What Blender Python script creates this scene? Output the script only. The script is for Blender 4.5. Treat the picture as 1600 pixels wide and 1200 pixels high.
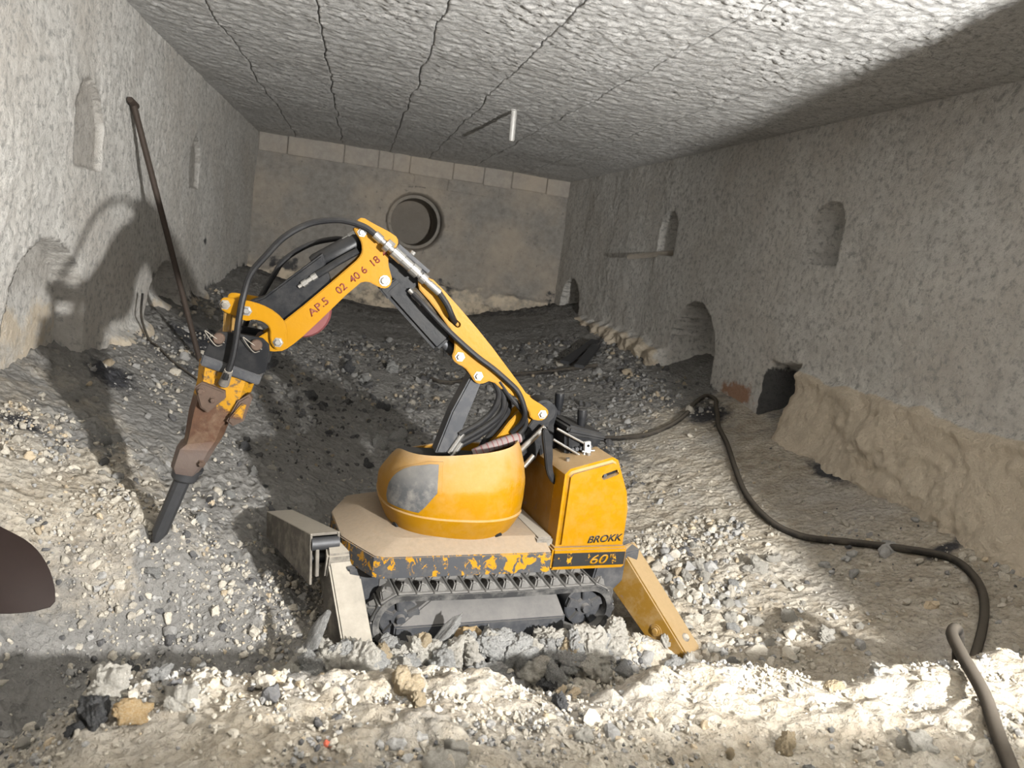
import bpy, bmesh, math, random
import numpy as np
from mathutils import Vector, Matrix, Euler

# ------------------------------------------------------------------ camera, light, exposure
for o in list(bpy.data.objects):
    bpy.data.objects.remove(o)
scene = bpy.context.scene
COL = scene.collection
vs = scene.view_settings
vs.view_transform = 'Standard'
vs.look = 'None'
vs.gamma = 1.0
vs.use_curve_mapping = False
vs.exposure = 0.34

CAM_Z = 1.35
YAW, PITCH, ROLL = math.radians(12.995), math.radians(-10.052), math.radians(7.9)
cam_data = bpy.data.cameras.new('camera')
cam = bpy.data.objects.new('camera', cam_data)
COL.objects.link(cam)
cam_data.sensor_width = 36.0
cam_data.sensor_fit = 'HORIZONTAL'
cam_data.lens = 36.0 * 1155 / 1600
cam_data.clip_start = 0.02
fw = Vector((math.sin(YAW) * math.cos(PITCH), math.cos(YAW) * math.cos(PITCH), math.sin(PITCH)))
rt0 = Vector((math.cos(YAW), -math.sin(YAW), 0))
up0 = rt0.cross(fw)
rt = rt0 * math.cos(ROLL) + up0 * math.sin(ROLL)
up = up0 * math.cos(ROLL) - rt0 * math.sin(ROLL)
m = Matrix((rt, up, -fw)).transposed().to_4x4()
m.translation = Vector((0, 0, CAM_Z))
cam.matrix_world = m
cam_data.dof.use_dof = True
cam_data.dof.focus_distance = 2.7
cam_data.dof.aperture_fstop = 6.0
scene.camera = cam

world = bpy.data.worlds.new('world')
scene.world = world
world.use_nodes = True
world.node_tree.nodes['Background'].inputs[0].default_value = (0.5, 0.5, 0.5, 1)
world.node_tree.nodes['Background'].inputs[1].default_value = 3.0

# the work lamp that stands right of the photographer, a little behind the frame
ld = bpy.data.lights.new('work_lamp', 'AREA')
ld.shape = 'DISK'
ld.size = 0.10
ld.energy = 310.0
ld.color = (1.0, 0.985, 0.95)
lamp = bpy.data.objects.new('work_lamp', ld)
COL.objects.link(lamp)
lamp.location = (1.53, -0.30, 1.42)
lamp.rotation_euler = Vector((-0.20, 1.0, 0.42)).to_track_quat('-Z', 'Y').to_euler()

rng = np.random.default_rng(7)
random.seed(7)

# ------------------------------------------------------------------ noise helpers
def _hash(ix, iy, seed):
    h = (ix.astype(np.int64) * 374761393 + iy.astype(np.int64) * 668265263 + seed * 974711) & 0xFFFFFFFF
    h = ((h ^ (h >> 13)) * 1274126177) & 0xFFFFFFFF
    h = h ^ (h >> 16)
    return (h & 0xFFFFFF) / float(0x1000000)

def gnoise(x, y, seed=0):
    ix, iy = np.floor(x), np.floor(y)
    fx, fy = x - ix, y - iy
    ux = fx * fx * fx * (fx * (fx * 6 - 15) + 10)
    uy = fy * fy * fy * (fy * (fy * 6 - 15) + 10)
    def g(dx, dy):
        a = _hash(ix + dx, iy + dy, seed) * 2 * np.pi
        return np.cos(a) * (fx - dx) + np.sin(a) * (fy - dy)
    a = g(0, 0) * (1 - ux) + g(1, 0) * ux
    b = g(0, 1) * (1 - ux) + g(1, 1) * ux
    return (a * (1 - uy) + b * uy) * 1.5

def fbm(x, y, scale, octv=4, seed=0, gain=0.5):
    s = 0; a = 1.0
    x = x / scale; y = y / scale
    for k in range(octv):
        s = s + a * gnoise(x, y, seed + k * 17)
        x = x * 2.03 + 11.3; y = y * 2.03 - 7.1; a *= gain
    return s

def cells(x, y, scale, seed=0):
    """distance to the nearest scattered point, 0 in a lump's middle"""
    x = x / scale; y = y / scale
    ix, iy = np.floor(x), np.floor(y)
    best = np.full(np.shape(x), 9.0)
    for dx in (-1, 0, 1):
        for dy in (-1, 0, 1):
            px = ix + dx + _hash(ix + dx, iy + dy, seed)
            py = iy + dy + _hash(ix + dx, iy + dy, seed + 91)
            best = np.minimum(best, np.hypot(x - px, y - py))
    return best

def sstep(a, b, x):
    t = np.clip((x - a) / (b - a), 0, 1)
    return t * t * (3 - 2 * t)

# ------------------------------------------------------------------ materials
MATS = {}
class NB:
    def __init__(s, name):
        s.mat = bpy.data.materials.new(name)
        s.mat.use_nodes = True
        s.nt = s.mat.node_tree
        s.bsdf = s.nt.nodes['Principled BSDF']
        s.tc = s.nt.nodes.new('ShaderNodeTexCoord')
        s.co = s.tc.outputs['Object']
        MATS[name] = s.mat
    def link(s, a, b): s.nt.links.new(a, b)
    def noise(s, scale, detail=4, rough=0.55, dist=0.0, co=None):
        n = s.nt.nodes.new('ShaderNodeTexNoise')
        n.inputs['Scale'].default_value = scale
        n.inputs['Detail'].default_value = detail
        n.inputs['Roughness'].default_value = rough
        n.inputs['Distortion'].default_value = dist
        s.link(co or s.co, n.inputs['Vector'])
        return n.outputs['Fac']
    def voro(s, scale, feature='F1', co=None):
        n = s.nt.nodes.new('ShaderNodeTexVoronoi')
        n.feature = feature
        n.inputs['Scale'].default_value = scale
        s.link(co or s.co, n.inputs['Vector'])
        return n.outputs['Distance']
    def map(s, scale):
        n = s.nt.nodes.new('ShaderNodeMapping')
        n.inputs['Scale'].default_value = scale
        s.link(s.co, n.inputs['Vector'])
        return n.outputs['Vector']
    def ramp(s, fac, stops, interp='LINEAR'):
        n = s.nt.nodes.new('ShaderNodeValToRGB')
        n.color_ramp.interpolation = interp
        els = n.color_ramp.elements
        while len(els) > 1: els.remove(els[-1])
        els[0].position = stops[0][0]
        for p, c in stops[1:]: els.new(p)
        for e, (p, c) in zip(els, stops):
            e.position = p
            if isinstance(c, (int, float)): c = (c, c, c)
            e.color = (*c, 1)
        s.link(fac, n.inputs['Fac'])
        return n.outputs['Color']
    def mix(s, fac, a, b, mode='MIX'):
        n = s.nt.nodes.new('ShaderNodeMix')
        n.data_type = 'RGBA'; n.blend_type = mode
        for sock, val in ((n.inputs[0], fac), (n.inputs[6], a), (n.inputs[7], b)):
            if isinstance(val, (int, float)): sock.default_value = val
            elif isinstance(val, tuple): sock.default_value = (*val, 1)
            else: s.link(val, sock)
        return n.outputs[2]
    def math(s, op, a, b=0.0):
        n = s.nt.nodes.new('ShaderNodeMath'); n.operation = op
        for sock, val in ((n.inputs[0], a), (n.inputs[1], b)):
            if isinstance(val, (int, float)): sock.default_value = val
            else: s.link(val, sock)
        return n.outputs[0]
    def attr(s, name):
        n = s.nt.nodes.new('ShaderNodeAttribute'); n.attribute_name = name
        return n
    def sep(s, vec):
        n = s.nt.nodes.new('ShaderNodeSeparateXYZ'); s.link(vec, n.inputs[0]); return n.outputs
    def normal_z(s):
        n = s.nt.nodes.new('ShaderNodeNewGeometry')
        return s.sep(n.outputs['Normal'])[2]
    def bump(s, h, strength=0.5, dist=0.01, prev=None):
        n = s.nt.nodes.new('ShaderNodeBump')
        n.inputs['Strength'].default_value = strength
        n.inputs['Distance'].default_value = dist
        s.link(h, n.inputs['Height'])
        if prev is not None: s.link(prev, n.inputs['Normal'])
        return n.outputs['Normal']
    def done(s, color, rough=0.8, metal=0.0, normal=None, spec=0.3):
        b = s.bsdf
        for sock, val in ((b.inputs['Base Color'], color), (b.inputs['Roughness'], rough), (b.inputs['Metallic'], metal)):
            if isinstance(val, (int, float)): sock.default_value = val
            elif isinstance(val, tuple): sock.default_value = (*val, 1)
            else: s.link(val, sock)
        b.inputs['Specular IOR Level'].default_value = spec
        if normal is not None: s.link(normal, b.inputs['Normal'])
        return s.mat

def mat_masonry(name, c_lo, c_hi, pit, grain=34, pit_amt=(0.36, 0.47), bump=0.7, warm=(0.50, 0.42, 0.33), stain=True):
    s = NB(name)
    big = s.noise(1.3, 6, 0.6)
    med = s.noise(13, 6, 0.7)
    fine = s.noise(grain * 2.2, 4, 0.7)
    dots = s.noise(grain * 0.62, 7, 0.72)
    c = s.mix(s.ramp(med, [(0.35, 0.0), (0.66, 1.0)]), c_lo, c_hi)
    c = s.mix(s.ramp(big, [(0.45, 0.0), (0.68, 0.55)]), c, warm)
    c = s.mix(s.ramp(s.noise(3.6, 7, 0.75, 0.3), [(0.56, 0.0), (0.72, 0.42)]), c, pit)
    c = s.mix(s.ramp(dots, [(pit_amt[0], 1.0), (pit_amt[1], 0.0)]), c, pit)
    if stain:
        st = s.attr('stain').outputs['Fac']
        ragged = s.ramp(s.math('ADD', st, s.math('MULTIPLY', s.math('SUBTRACT', s.noise(7, 6, 0.7), 0.5), 1.3)), [(0.42, 0.0), (0.56, 0.92)])
        c = s.mix(ragged, c, (0.055, 0.056, 0.060))
        rd = s.attr('warm').outputs['Fac']
        ragged2 = s.ramp(s.math('ADD', rd, s.math('MULTIPLY', s.math('SUBTRACT', s.noise(6, 6, 0.7), 0.5), 1.1)), [(0.38, 0.0), (0.6, 0.85)])
        c = s.mix(ragged2, c, s.mix(med, (0.62, 0.52, 0.39), (0.75, 0.645, 0.50)))
        c = s.mix(s.math('MULTIPLY', s.attr('dirt_shade').outputs['Fac'], s.ramp(s.noise(6, 5, 0.7), [(0.3, 0.55), (0.65, 1.0)])), c, (0.27, 0.24, 0.205))
        br = s.attr('brick').outputs['Fac']
        ragged3 = s.ramp(s.math('ADD', br, s.math('MULTIPLY', s.math('SUBTRACT', s.noise(9, 5, 0.7), 0.5), 1.4)), [(0.42, 0.0), (0.62, 0.8)])
        c = s.mix(ragged3, c, s.mix(s.noise(5, 3), (0.34, 0.12, 0.05), (0.45, 0.26, 0.14)))
    n = s.bump(dots, bump, 0.028)
    n = s.bump(fine, bump, 0.006, n)
    return s.done(c, 0.95, 0, n, 0.1)

M_WALL = mat_masonry('crusted_refractory', (0.62, 0.60, 0.565), (0.80, 0.78, 0.74), (0.40, 0.39, 0.37), grain=44, pit_amt=(0.36, 0.50), bump=0.9, warm=(0.58, 0.53, 0.47))
M_CEIL = mat_masonry('popcorn_refractory', (0.70, 0.69, 0.67), (0.85, 0.84, 0.82), (0.44, 0.435, 0.425), grain=52, pit_amt=(0.36, 0.50), bump=1.0, warm=(0.68, 0.66, 0.63), stain=False)
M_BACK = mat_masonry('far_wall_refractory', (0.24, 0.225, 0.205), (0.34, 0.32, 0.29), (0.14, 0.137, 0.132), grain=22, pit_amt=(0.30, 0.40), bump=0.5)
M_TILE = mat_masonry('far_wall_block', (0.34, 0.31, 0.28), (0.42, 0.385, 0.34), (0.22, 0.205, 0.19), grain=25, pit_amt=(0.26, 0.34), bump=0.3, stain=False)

def mat_floor():
    s = NB('furnace_dust')
    big = s.noise(1.7, 6, 0.62)
    med = s.noise(11, 6, 0.7)
    fine = s.noise(70, 5, 0.75)
    vo = s.voro(38)
    c = s.mix(s.ramp(med, [(0.36, 0.0), (0.64, 1.0)]), (0.36, 0.31, 0.24), (0.53, 0.485, 0.41))
    c = s.mix(s.ramp(big, [(0.50, 0.0), (0.70, 0.65)]), c, (0.44, 0.43, 0.41))
    c = s.mix(s.ramp(fine, [(0.34, 0.8), (0.48, 0.0)]), c, (0.24, 0.22, 0.19))
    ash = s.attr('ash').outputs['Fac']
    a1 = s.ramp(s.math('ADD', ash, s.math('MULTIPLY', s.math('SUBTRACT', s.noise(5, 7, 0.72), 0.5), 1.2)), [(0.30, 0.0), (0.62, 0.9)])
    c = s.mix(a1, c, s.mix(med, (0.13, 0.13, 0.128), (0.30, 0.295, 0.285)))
    st = s.attr('stain').outputs['Fac']
    a2 = s.ramp(s.math('ADD', st, s.math('MULTIPLY', s.math('SUBTRACT', s.noise(8, 7, 0.75), 0.5), 1.6)), [(0.40, 0.0), (0.80, 0.95)])
    c = s.mix(a2, c, (0.05, 0.051, 0.058))
    n = s.bump(med, 0.9, 0.025)
    n = s.bump(vo, 0.8, 0.016, n)
    n = s.bump(fine, 1.0, 0.008, n)
    return s.done(c, 0.97, 0, n, 0.1)
M_FLOOR = mat_floor()

def mat_gravel():
    s = NB('gravel_crumbs')
    a = s.attr('col').outputs['Color']
    f = s.noise(220, 4, 0.7)
    c = s.mix(s.ramp(f, [(0.35, 0.35), (0.6, 0.0)]), a, (0.2, 0.19, 0.17))
    return s.done(c, 0.97, 0, s.bump(f, 0.7, 0.005), 0.1)
M_GRAVEL = mat_gravel()

def mat_rock(name, c1, c2, c3):
    s = NB(name)
    a = s.noise(9, 6, 0.7); b = s.noise(48, 5, 0.7); d = s.voro(30)
    c = s.mix(s.ramp(a, [(0.36, 0.0), (0.62, 1.0)]), c1, c2)
    c = s.mix(s.ramp(b, [(0.34, 0.8), (0.47, 0.0)]), c, c3)
    n = s.bump(a, 0.8, 0.03); n = s.bump(d, 0.7, 0.018, n); n = s.bump(b, 0.8, 0.008, n)
    return s.done(c, 0.97, 0, n, 0.1)
ROCKM = {
    'pale': mat_rock('pale_chunk', (0.56, 0.525, 0.455), (0.74, 0.71, 0.65), (0.26, 0.25, 0.23)),
    'grey': mat_rock('grey_chunk', (0.33, 0.33, 0.325), (0.60, 0.595, 0.575), (0.14, 0.14, 0.14)),
    'tan': mat_rock('tan_chunk', (0.50, 0.39, 0.25), (0.64, 0.54, 0.39), (0.30, 0.23, 0.15)),
    'dark': mat_rock('dark_chunk', (0.07, 0.072, 0.078), (0.20, 0.20, 0.20), (0.04, 0.04, 0.045)),
    'orange': mat_rock('ochre_chunk', (0.62, 0.40, 0.18), (0.72, 0.58, 0.38), (0.40, 0.24, 0.10)),
}

DUST = (0.27, 0.195, 0.115)
def mat_paint(name, base, dust=DUST, dust_top=0.85, dust_all=0.12, wear=None, rough=0.38, wear_lim=(0.30, 0.36), wear_scale=16):
    s = NB(name)
    nz = s.normal_z()
    n1 = s.noise(14, 6, 0.7); n2 = s.noise(60, 4, 0.7)
    topf = s.ramp(s.math('ADD', nz, s.math('MULTIPLY', s.math('SUBTRACT', n1, 0.5), 0.7)), [(0.12, 0.0), (0.75, dust_top)])
    allf = s.ramp(n1, [(0.45, 0.0), (0.75, dust_all * 2)])
    d = s.math('MAXIMUM', topf, allf)
    c = s.mix(s.ramp(s.noise(5, 4), [(0.3, 0.0), (0.7, 1.0)]), base, tuple(k * 0.92 for k in base))
    if wear is not None:
        c = s.mix(s.ramp(s.noise(wear_scale, 7, 0.72, 0.4), [(wear_lim[0], 1.0), (wear_lim[1], 0.0)]), c, wear)
    c = s.mix(d, c, s.mix(n2, dust, tuple(min(1, k * 1.25) for k in dust)))
    r = s.ramp(d, [(0.0, rough), (0.6, 0.9)])
    n = s.bump(n2, 0.25, 0.002)
    return s.done(c, r, 0, n, 0.18)

M_YEL = mat_paint('yellow_paint', (0.275, 0.130, 0.001), dust_top=0.22, dust_all=0.015, wear=(0.06, 0.045, 0.025), wear_lim=(0.285, 0.30), wear_scale=24)
M_YELD = mat_paint('dusty_yellow_paint', (0.275, 0.130, 0.001), dust_top=0.85, dust_all=0.09, wear=(0.20, 0.155, 0.10), wear_lim=(0.275, 0.30), wear_scale=20)
M_YELT = mat_paint('mud_caked_yellow_paint', (0.20, 0.108, 0.016), dust=(0.23, 0.165, 0.09), dust_top=0.9, dust_all=0.42, wear=(0.16, 0.10, 0.07), wear_lim=(0.33, 0.40), rough=0.6)
M_DARK = mat_paint('black_paint', (0.009, 0.0095, 0.011), dust=(0.075, 0.07, 0.063), dust_top=0.30, dust_all=0.10, rough=0.38)
M_GREY = mat_paint('slate_grey_paint', (0.042, 0.044, 0.049), dust=(0.17, 0.16, 0.15), dust_top=0.62, dust_all=0.16, rough=0.5)
M_TRACK = mat_paint('dusty_track_rubber', (0.035, 0.035, 0.036), dust=(0.17, 0.163, 0.153), dust_top=0.8, dust_all=0.45, rough=0.75)
M_RUBBER = mat_paint('hose_rubber', (0.010, 0.010, 0.011), dust=(0.10, 0.092, 0.08), dust_top=0.25, dust_all=0.06, rough=0.5)
M_CABLE = mat_paint('cable_rubber', (0.022, 0.020, 0.018), dust=(0.17, 0.145, 0.115), dust_top=0.35, dust_all=0.22, rough=0.7)
M_CONC = mat_paint('dust_caked_steel', (0.11, 0.10, 0.088), dust=(0.28, 0.255, 0.215), dust_top=0.95, dust_all=0.45, rough=0.8)

def mat_simple(name, col, rough, metal, var=0.25, scale=30):
    s = NB(name)
    n = s.noise(scale, 5, 0.7)
    c = s.mix(n, tuple(k * (1 - var) for k in col), tuple(min(1, k * (1 + var)) for k in col))
    return s.done(c, rough, metal, s.bump(n, 0.2, 0.002), 0.5)
M_STEEL = mat_simple('bright_steel', (0.45, 0.44, 0.42), 0.32, 0.9)
M_ROD = mat_simple('dark_steel', (0.055, 0.056, 0.06), 0.55, 0.5)
M_PLAIN = mat_simple('white_metal', (0.48, 0.47, 0.45), 0.5, 0.2)
M_RED = mat_simple('dusty_red_plastic', (0.13, 0.035, 0.035), 0.7, 0.0)
M_WRAP = mat_simple('grey_hose_wrap', (0.15, 0.12, 0.115), 0.8, 0.0)
M_STENCIL = mat_simple('red_stencil_paint', (0.11, 0.013, 0.004), 0.6, 0.0)
M_INK = mat_simple('black_lettering', (0.012, 0.012, 0.012), 0.5, 0.0)
M_LENS = mat_paint('dusty_lamp_lens', (0.075, 0.077, 0.08), dust=(0.26, 0.24, 0.215), dust_top=0.6, dust_all=0.36, rough=0.35, wear=(0.36, 0.345, 0.32), wear_lim=(0.27, 0.31), wear_scale=60)
M_BROWN = mat_simple('dark_brown_shovel_steel', (0.018, 0.009, 0.007), 0.6, 0.2)
M_BARK = mat_simple('rusty_bar', (0.050, 0.036, 0.028), 0.75, 0.2)
M_WOOD = mat_simple('weathered_plank', (0.36, 0.32, 0.27), 0.9, 0.0)

def mat_skirt():
    s = NB('worn_grey_over_yellow')
    nz = s.normal_z()
    n1 = s.noise(13, 6, 0.7); n2 = s.noise(60, 4, 0.7)
    flakes = s.noise(30, 8, 0.66, 0.8, co=s.map((1.0, 1.0, 0.75)))
    x, y, z = s.sep(s.co)
    bias = s.ramp(x, [(0.0, 0.0), (0.10, 0.10), (0.20, 0.0)])
    c = s.mix(s.ramp(s.math('ADD', flakes, bias), [(0.545, 0.0), (0.565, 1.0)]), (0.045, 0.047, 0.052), (0.33, 0.16, 0.0015))
    topf = s.ramp(s.math('ADD', nz, s.math('MULTIPLY', s.math('SUBTRACT', n1, 0.5), 0.8)), [(0.25, 0.0), (0.7, 0.97)])
    allf = s.ramp(n1, [(0.5, 0.0), (0.8, 0.35)])
    c = s.mix(s.math('MAXIMUM', topf, allf), c, s.mix(n2, (0.20, 0.155, 0.108), (0.29, 0.232, 0.17)))
    return s.done(c, 0.75, 0, s.bump(n2, 0.3, 0.002), 0.3)
M_SKIRT = mat_skirt()

def mat_band():
    s = NB('scuffed_black_band')
    f = s.noise(26, 7, 0.65, 0.5)
    c = s.mix(s.ramp(f, [(0.40, 1.0), (0.43, 0.0)]), (0.012, 0.012, 0.012), (0.33, 0.16, 0.0015))
    return s.done(c, 0.6, 0, None, 0.3)
M_BAND = mat_band()

def mat_breaker():
    s = NB('rusty_breaker_body')
    x, y, z = s.sep(s.co)
    n1 = s.noise(12, 6, 0.7, 0.5); n2 = s.noise(45, 5, 0.7)
    rust = s.mix(n2, (0.042, 0.020, 0.012), (0.11, 0.055, 0.030))
    rust = s.mix(s.ramp(n1, [(0.5, 0.0), (0.7, 0.7)]), rust, (0.15, 0.105, 0.07))
    yel = s.mix(s.ramp(n2, [(0.40, 1.0), (0.48, 0.0)]), (0.33, 0.16, 0.002), (0.10, 0.06, 0.026))
    lim = s.math('ADD', s.math('ADD', z, s.math('MULTIPLY', x, 0.55)), s.math('MULTIPLY', s.math('SUBTRACT', n1, 0.5), 0.16))
    c = s.mix(s.ramp(lim, [(0.265, 0.0), (0.275, 1.0)]), rust, yel)
    low = s.ramp(s.math('ADD', z, s.math('MULTIPLY', s.math('SUBTRACT', n1, 0.5), 0.08)), [(0.57, 0.75), (0.62, 0.0)])
    c = s.mix(low, c, (0.13, 0.105, 0.095))
    return s.done(c, 0.65, 0.15, s.bump(n2, 0.5, 0.004), 0.4)
M_BREAK = mat_breaker()
M_RUST = mat_simple('brown_rust', (0.075, 0.048, 0.034), 0.75, 0.2, 0.5, 40)
M_REDBIT = mat_simple('red_brick_bit', (0.5, 0.12, 0.07), 0.9, 0.0)

# ------------------------------------------------------------------ mesh helpers
def link(name, me, mat, parent=None, smooth=0.6):
    o = bpy.data.objects.new(name, me)
    COL.objects.link(o)
    if mat is not None and len(me.materials) == 0: me.materials.append(mat)
    if parent is not None: o.parent = parent
    if smooth is not None and len(me.polygons):
        me.shade_smooth()
        try: me.set_sharp_from_angle(angle=smooth)
        except Exception: pass
    return o

def empty(name, loc=(0, 0, 0), rz=0.0):
    o = bpy.data.objects.new(name, None)
    COL.objects.link(o)
    o.empty_display_size = 0.05
    o.location = loc; o.rotation_euler = (0, 0, rz)
    return o

def tag(o, label=None, cat=None, group=None, kind=None):
    if label: o['label'] = label
    if cat: o['category'] = cat
    if group: o['group'] = group
    if kind: o['kind'] = kind
    return o

class MB:
    """collects shapes into one bmesh; xf maps local (u,v,z) to the parent's frame"""
    def __init__(s, xf=None):
        s.bm = bmesh.new(); s.xf = xf
    def _v(s, p):
        if s.xf: p = s.xf(*p)
        return s.bm.verts.new(p)
    def prism(s, poly, v0, v1, bev=0.003, seg=2):
        a = [s._v((p[0], v0, p[1])) for p in poly]
        b = [s._v((p[0], v1, p[1])) for p in poly]
        return s._close(a, b, bev, seg)
    def slab(s, poly, z0, z1, bev=0.003, seg=2, top=None):
        a = [s._v((p[0], p[1], z0)) for p in poly]
        b = [s._v((p[0], p[1], z1)) for p in (top or poly)]
        return s._close(a, b, bev, seg)
    def _close(s, a, b, bev, seg):
        fa = s.bm.faces.new(a); fb = s.bm.faces.new(b[::-1])
        n = len(a); sides = []
        for i in range(n):
            sides.append(s.bm.faces.new((a[(i + 1) % n], a[i], b[i], b[(i + 1) % n])))
        faces = [fa, fb] + sides
        bmesh.ops.recalc_face_normals(s.bm, faces=faces)
        if bev:
            ed = list(set(list(fa.edges) + list(fb.edges)))
            bmesh.ops.bevel(s.bm, geom=ed, offset=bev, segments=seg, affect='EDGES', clamp_overlap=True)
        return s
    def hexa(s, c8, bev=0.004, seg=2):
        """box from 8 corners: bottom four (ring) then top four"""
        v = [s._v(p) for p in c8]
        fs = [s.bm.faces.new([v[i] for i in q]) for q in ((3, 2, 1, 0), (4, 5, 6, 7), (0, 1, 5, 4), (1, 2, 6, 5), (2, 3, 7, 6), (3, 0, 4, 7))]
        bmesh.ops.recalc_face_normals(s.bm, faces=fs)
        if bev:
            ed = list({e for f_ in fs for e in f_.edges})
            bmesh.ops.bevel(s.bm, geom=ed, offset=bev, segments=seg, affect='EDGES', clamp_overlap=True)
        return s
    def box(s, u0, u1, v0, v1, z0, z1, bev=0.004, seg=2):
        return s.hexa([(u0, v0, z0), (u1, v0, z0), (u1, v1, z0), (u0, v1, z0), (u0, v0, z1), (u1, v0, z1), (u1, v1, z1), (u0, v1, z1)], bev, seg)
    def cyl(s, p0, p1, r0, r1=None, n=16, cap=True):
        r1 = r0 if r1 is None else r1
        return s.lathe(p0, p1, [(0, r0), (1, r1)], n, cap)
    def lathe(s, p0, p1, prof, n=16, cap=True):
        """profile of (fraction along p0-p1, radius)"""
        p0 = Vector(p0); p1 = Vector(p1); d = (p1 - p0); ax = d.normalized()
        t = Vector((0, 0, 1)) if abs(ax.z) < 0.9 else Vector((1, 0, 0))
        e1 = ax.cross(t).normalized(); e2 = ax.cross(e1)
        rings = []
        for fr, r in prof:
            c = p0 + d * fr
            rings.append([s._v(tuple(c + (e1 * math.cos(2 * math.pi * k / n) + e2 * math.sin(2 * math.pi * k / n)) * r)) for k in range(n)])
        fs = []
        for a, b in zip(rings, rings[1:]):
            for k in range(n):
                fs.append(s.bm.faces.new((a[k], a[(k + 1) % n], b[(k + 1) % n], b[k])))
        if cap:
            fs.append(s.bm.faces.new(rings[0][::-1])); fs.append(s.bm.faces.new(rings[-1]))
        bmesh.ops.recalc_face_normals(s.bm, faces=fs)
        return s
    def tube(s, pts, r, n=10, sub=6, cap=True):
        P = smooth_path(pts, sub)
        rings = []; prev = None
        for i, p in enumerate(P):
            a = P[max(0, i - 1)]; b = P[min(len(P) - 1, i + 1)]
            t = (b - a).normalized()
            if prev is None:
                q = Vector((0, 0, 1)) if abs(t.z) < 0.9 else Vector((1, 0, 0))
                e1 = t.cross(q).normalized()
            else:
                e1 = (prev - t * prev.dot(t)).normalized()
            prev = e1; e2 = t.cross(e1)
            rr = r(i / max(1, len(P) - 1)) if callable(r) else r
            rings.append([s._v(tuple(p + (e1 * math.cos(2 * math.pi * k / n) + e2 * math.sin(2 * math.pi * k / n)) * rr)) for k in range(n)])
        fs = []
        for a, b in zip(rings, rings[1:]):
            for k in range(n):
                fs.append(s.bm.faces.new((a[k], a[(k + 1) % n], b[(k + 1) % n], b[k])))
        if cap:
            fs.append(s.bm.faces.new(rings[0][::-1])); fs.append(s.bm.faces.new(rings[-1]))
        bmesh.ops.recalc_face_normals(s.bm, faces=fs)
        return s
    def rings(s, R, cap=True):
        V = [[s._v(tuple(p)) for p in ring] for ring in R]
        n = len(V[0]); fs = []
        for a, b in zip(V, V[1:]):
            for k in range(n):
                fs.append(s.bm.faces.new((a[k], a[(k + 1) % n], b[(k + 1) % n], b[k])))
        if cap:
            fs.append(s.bm.faces.new(V[0][::-1])); fs.append(s.bm.faces.new(V[-1]))
        bmesh.ops.recalc_face_normals(s.bm, faces=fs)
        return s
    def build(s, name, mat, parent=None, smooth=0.6):
        me = bpy.data.meshes.new(name)
        s.bm.normal_update()
        s.bm.to_mesh(me); s.bm.free()
        return link(name, me, mat, parent, smooth)

def smooth_path(pts, sub=6):
    P = [Vector(p) for p in pts]
    if len(P) < 3 or sub <= 1: return P
    E = [P[0] * 2 - P[1]] + P + [P[-1] * 2 - P[-2]]
    out = []
    for i in range(1, len(E) - 2):
        a, b, c, d = E[i - 1], E[i], E[i + 1], E[i + 2]
        for k in range(sub):
            t = k / sub
            out.append(0.5 * ((2 * b) + (c - a) * t + (2 * a - 5 * b + 4 * c - d) * t * t + (3 * b - a - 3 * c + d) * t ** 3))
    out.append(P[-1])
    return out

def chaikin(poly, it=1):
    for _ in range(it):
        q = []
        n = len(poly)
        for i in range(n):
            a, b = poly[i], poly[(i + 1) % n]
            q.append((a[0] * .75 + b[0] * .25, a[1] * .75 + b[1] * .25))
            q.append((a[0] * .25 + b[0] * .75, a[1] * .25 + b[1] * .75))
        poly = q
    return poly

def disc(cx, cz, r, n=16):
    return [(cx + r * math.cos(2 * math.pi * k / n), cz + r * math.sin(2 * math.pi * k / n)) for k in range(n)]

def capsule(a, b, r, n=8):
    ang = math.atan2(b[1] - a[1], b[0] - a[0])
    out = []
    for k in range(n + 1): t = ang + math.pi / 2 + math.pi * k / n; out.append((a[0] + r * math.cos(t), a[1] + r * math.sin(t)))
    for k in range(n + 1): t = ang - math.pi / 2 + math.pi * k / n; out.append((b[0] + r * math.cos(t), b[1] + r * math.sin(t)))
    return out

def cut(obj, cutter):
    md = obj.modifiers.new('cut', 'BOOLEAN'); md.object = cutter; md.operation = 'DIFFERENCE'; md.solver = 'EXACT'
    bpy.context.view_layer.update()
    dg = bpy.context.evaluated_depsgraph_get()
    me = bpy.data.meshes.new_from_object(obj.evaluated_get(dg))
    obj.modifiers.clear()
    old = obj.data; obj.data = me; bpy.data.meshes.remove(old)
    cm = cutter.data; bpy.data.objects.remove(cutter); bpy.data.meshes.remove(cm)
    me.shade_smooth(); me.set_sharp_from_angle(angle=0.6)

def grid_mesh(name, P, mat, parent=None, attrs=None, flip=False, smooth=None):
    """P: (n, m, 3) array of points"""
    n, m_ = P.shape[:2]
    idx = np.arange(n * m_).reshape(n, m_)
    q = np.stack([idx[:-1, :-1], idx[1:, :-1], idx[1:, 1:], idx[:-1, 1:]], -1).reshape(-1, 4)
    if flip: q = q[:, ::-1]
    me = bpy.data.meshes.new(name)
    me.vertices.add(n * m_)
    me.vertices.foreach_set('co', P.reshape(-1).astype(np.float32))
    me.loops.add(q.size); me.loops.foreach_set('vertex_index', q.reshape(-1).astype(np.int32))
    me.polygons.add(len(q))
    me.polygons.foreach_set('loop_start', np.arange(0, q.size, 4, dtype=np.int32))
    me.update(calc_edges=True)
    for k, a in (attrs or {}).items():
        at = me.attributes.new(k, 'FLOAT', 'POINT')
        at.data.foreach_set('value', a.reshape(-1).astype(np.float32))
    o = link(name, me, mat, parent, None)
    me.shade_smooth()
    return o

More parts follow.
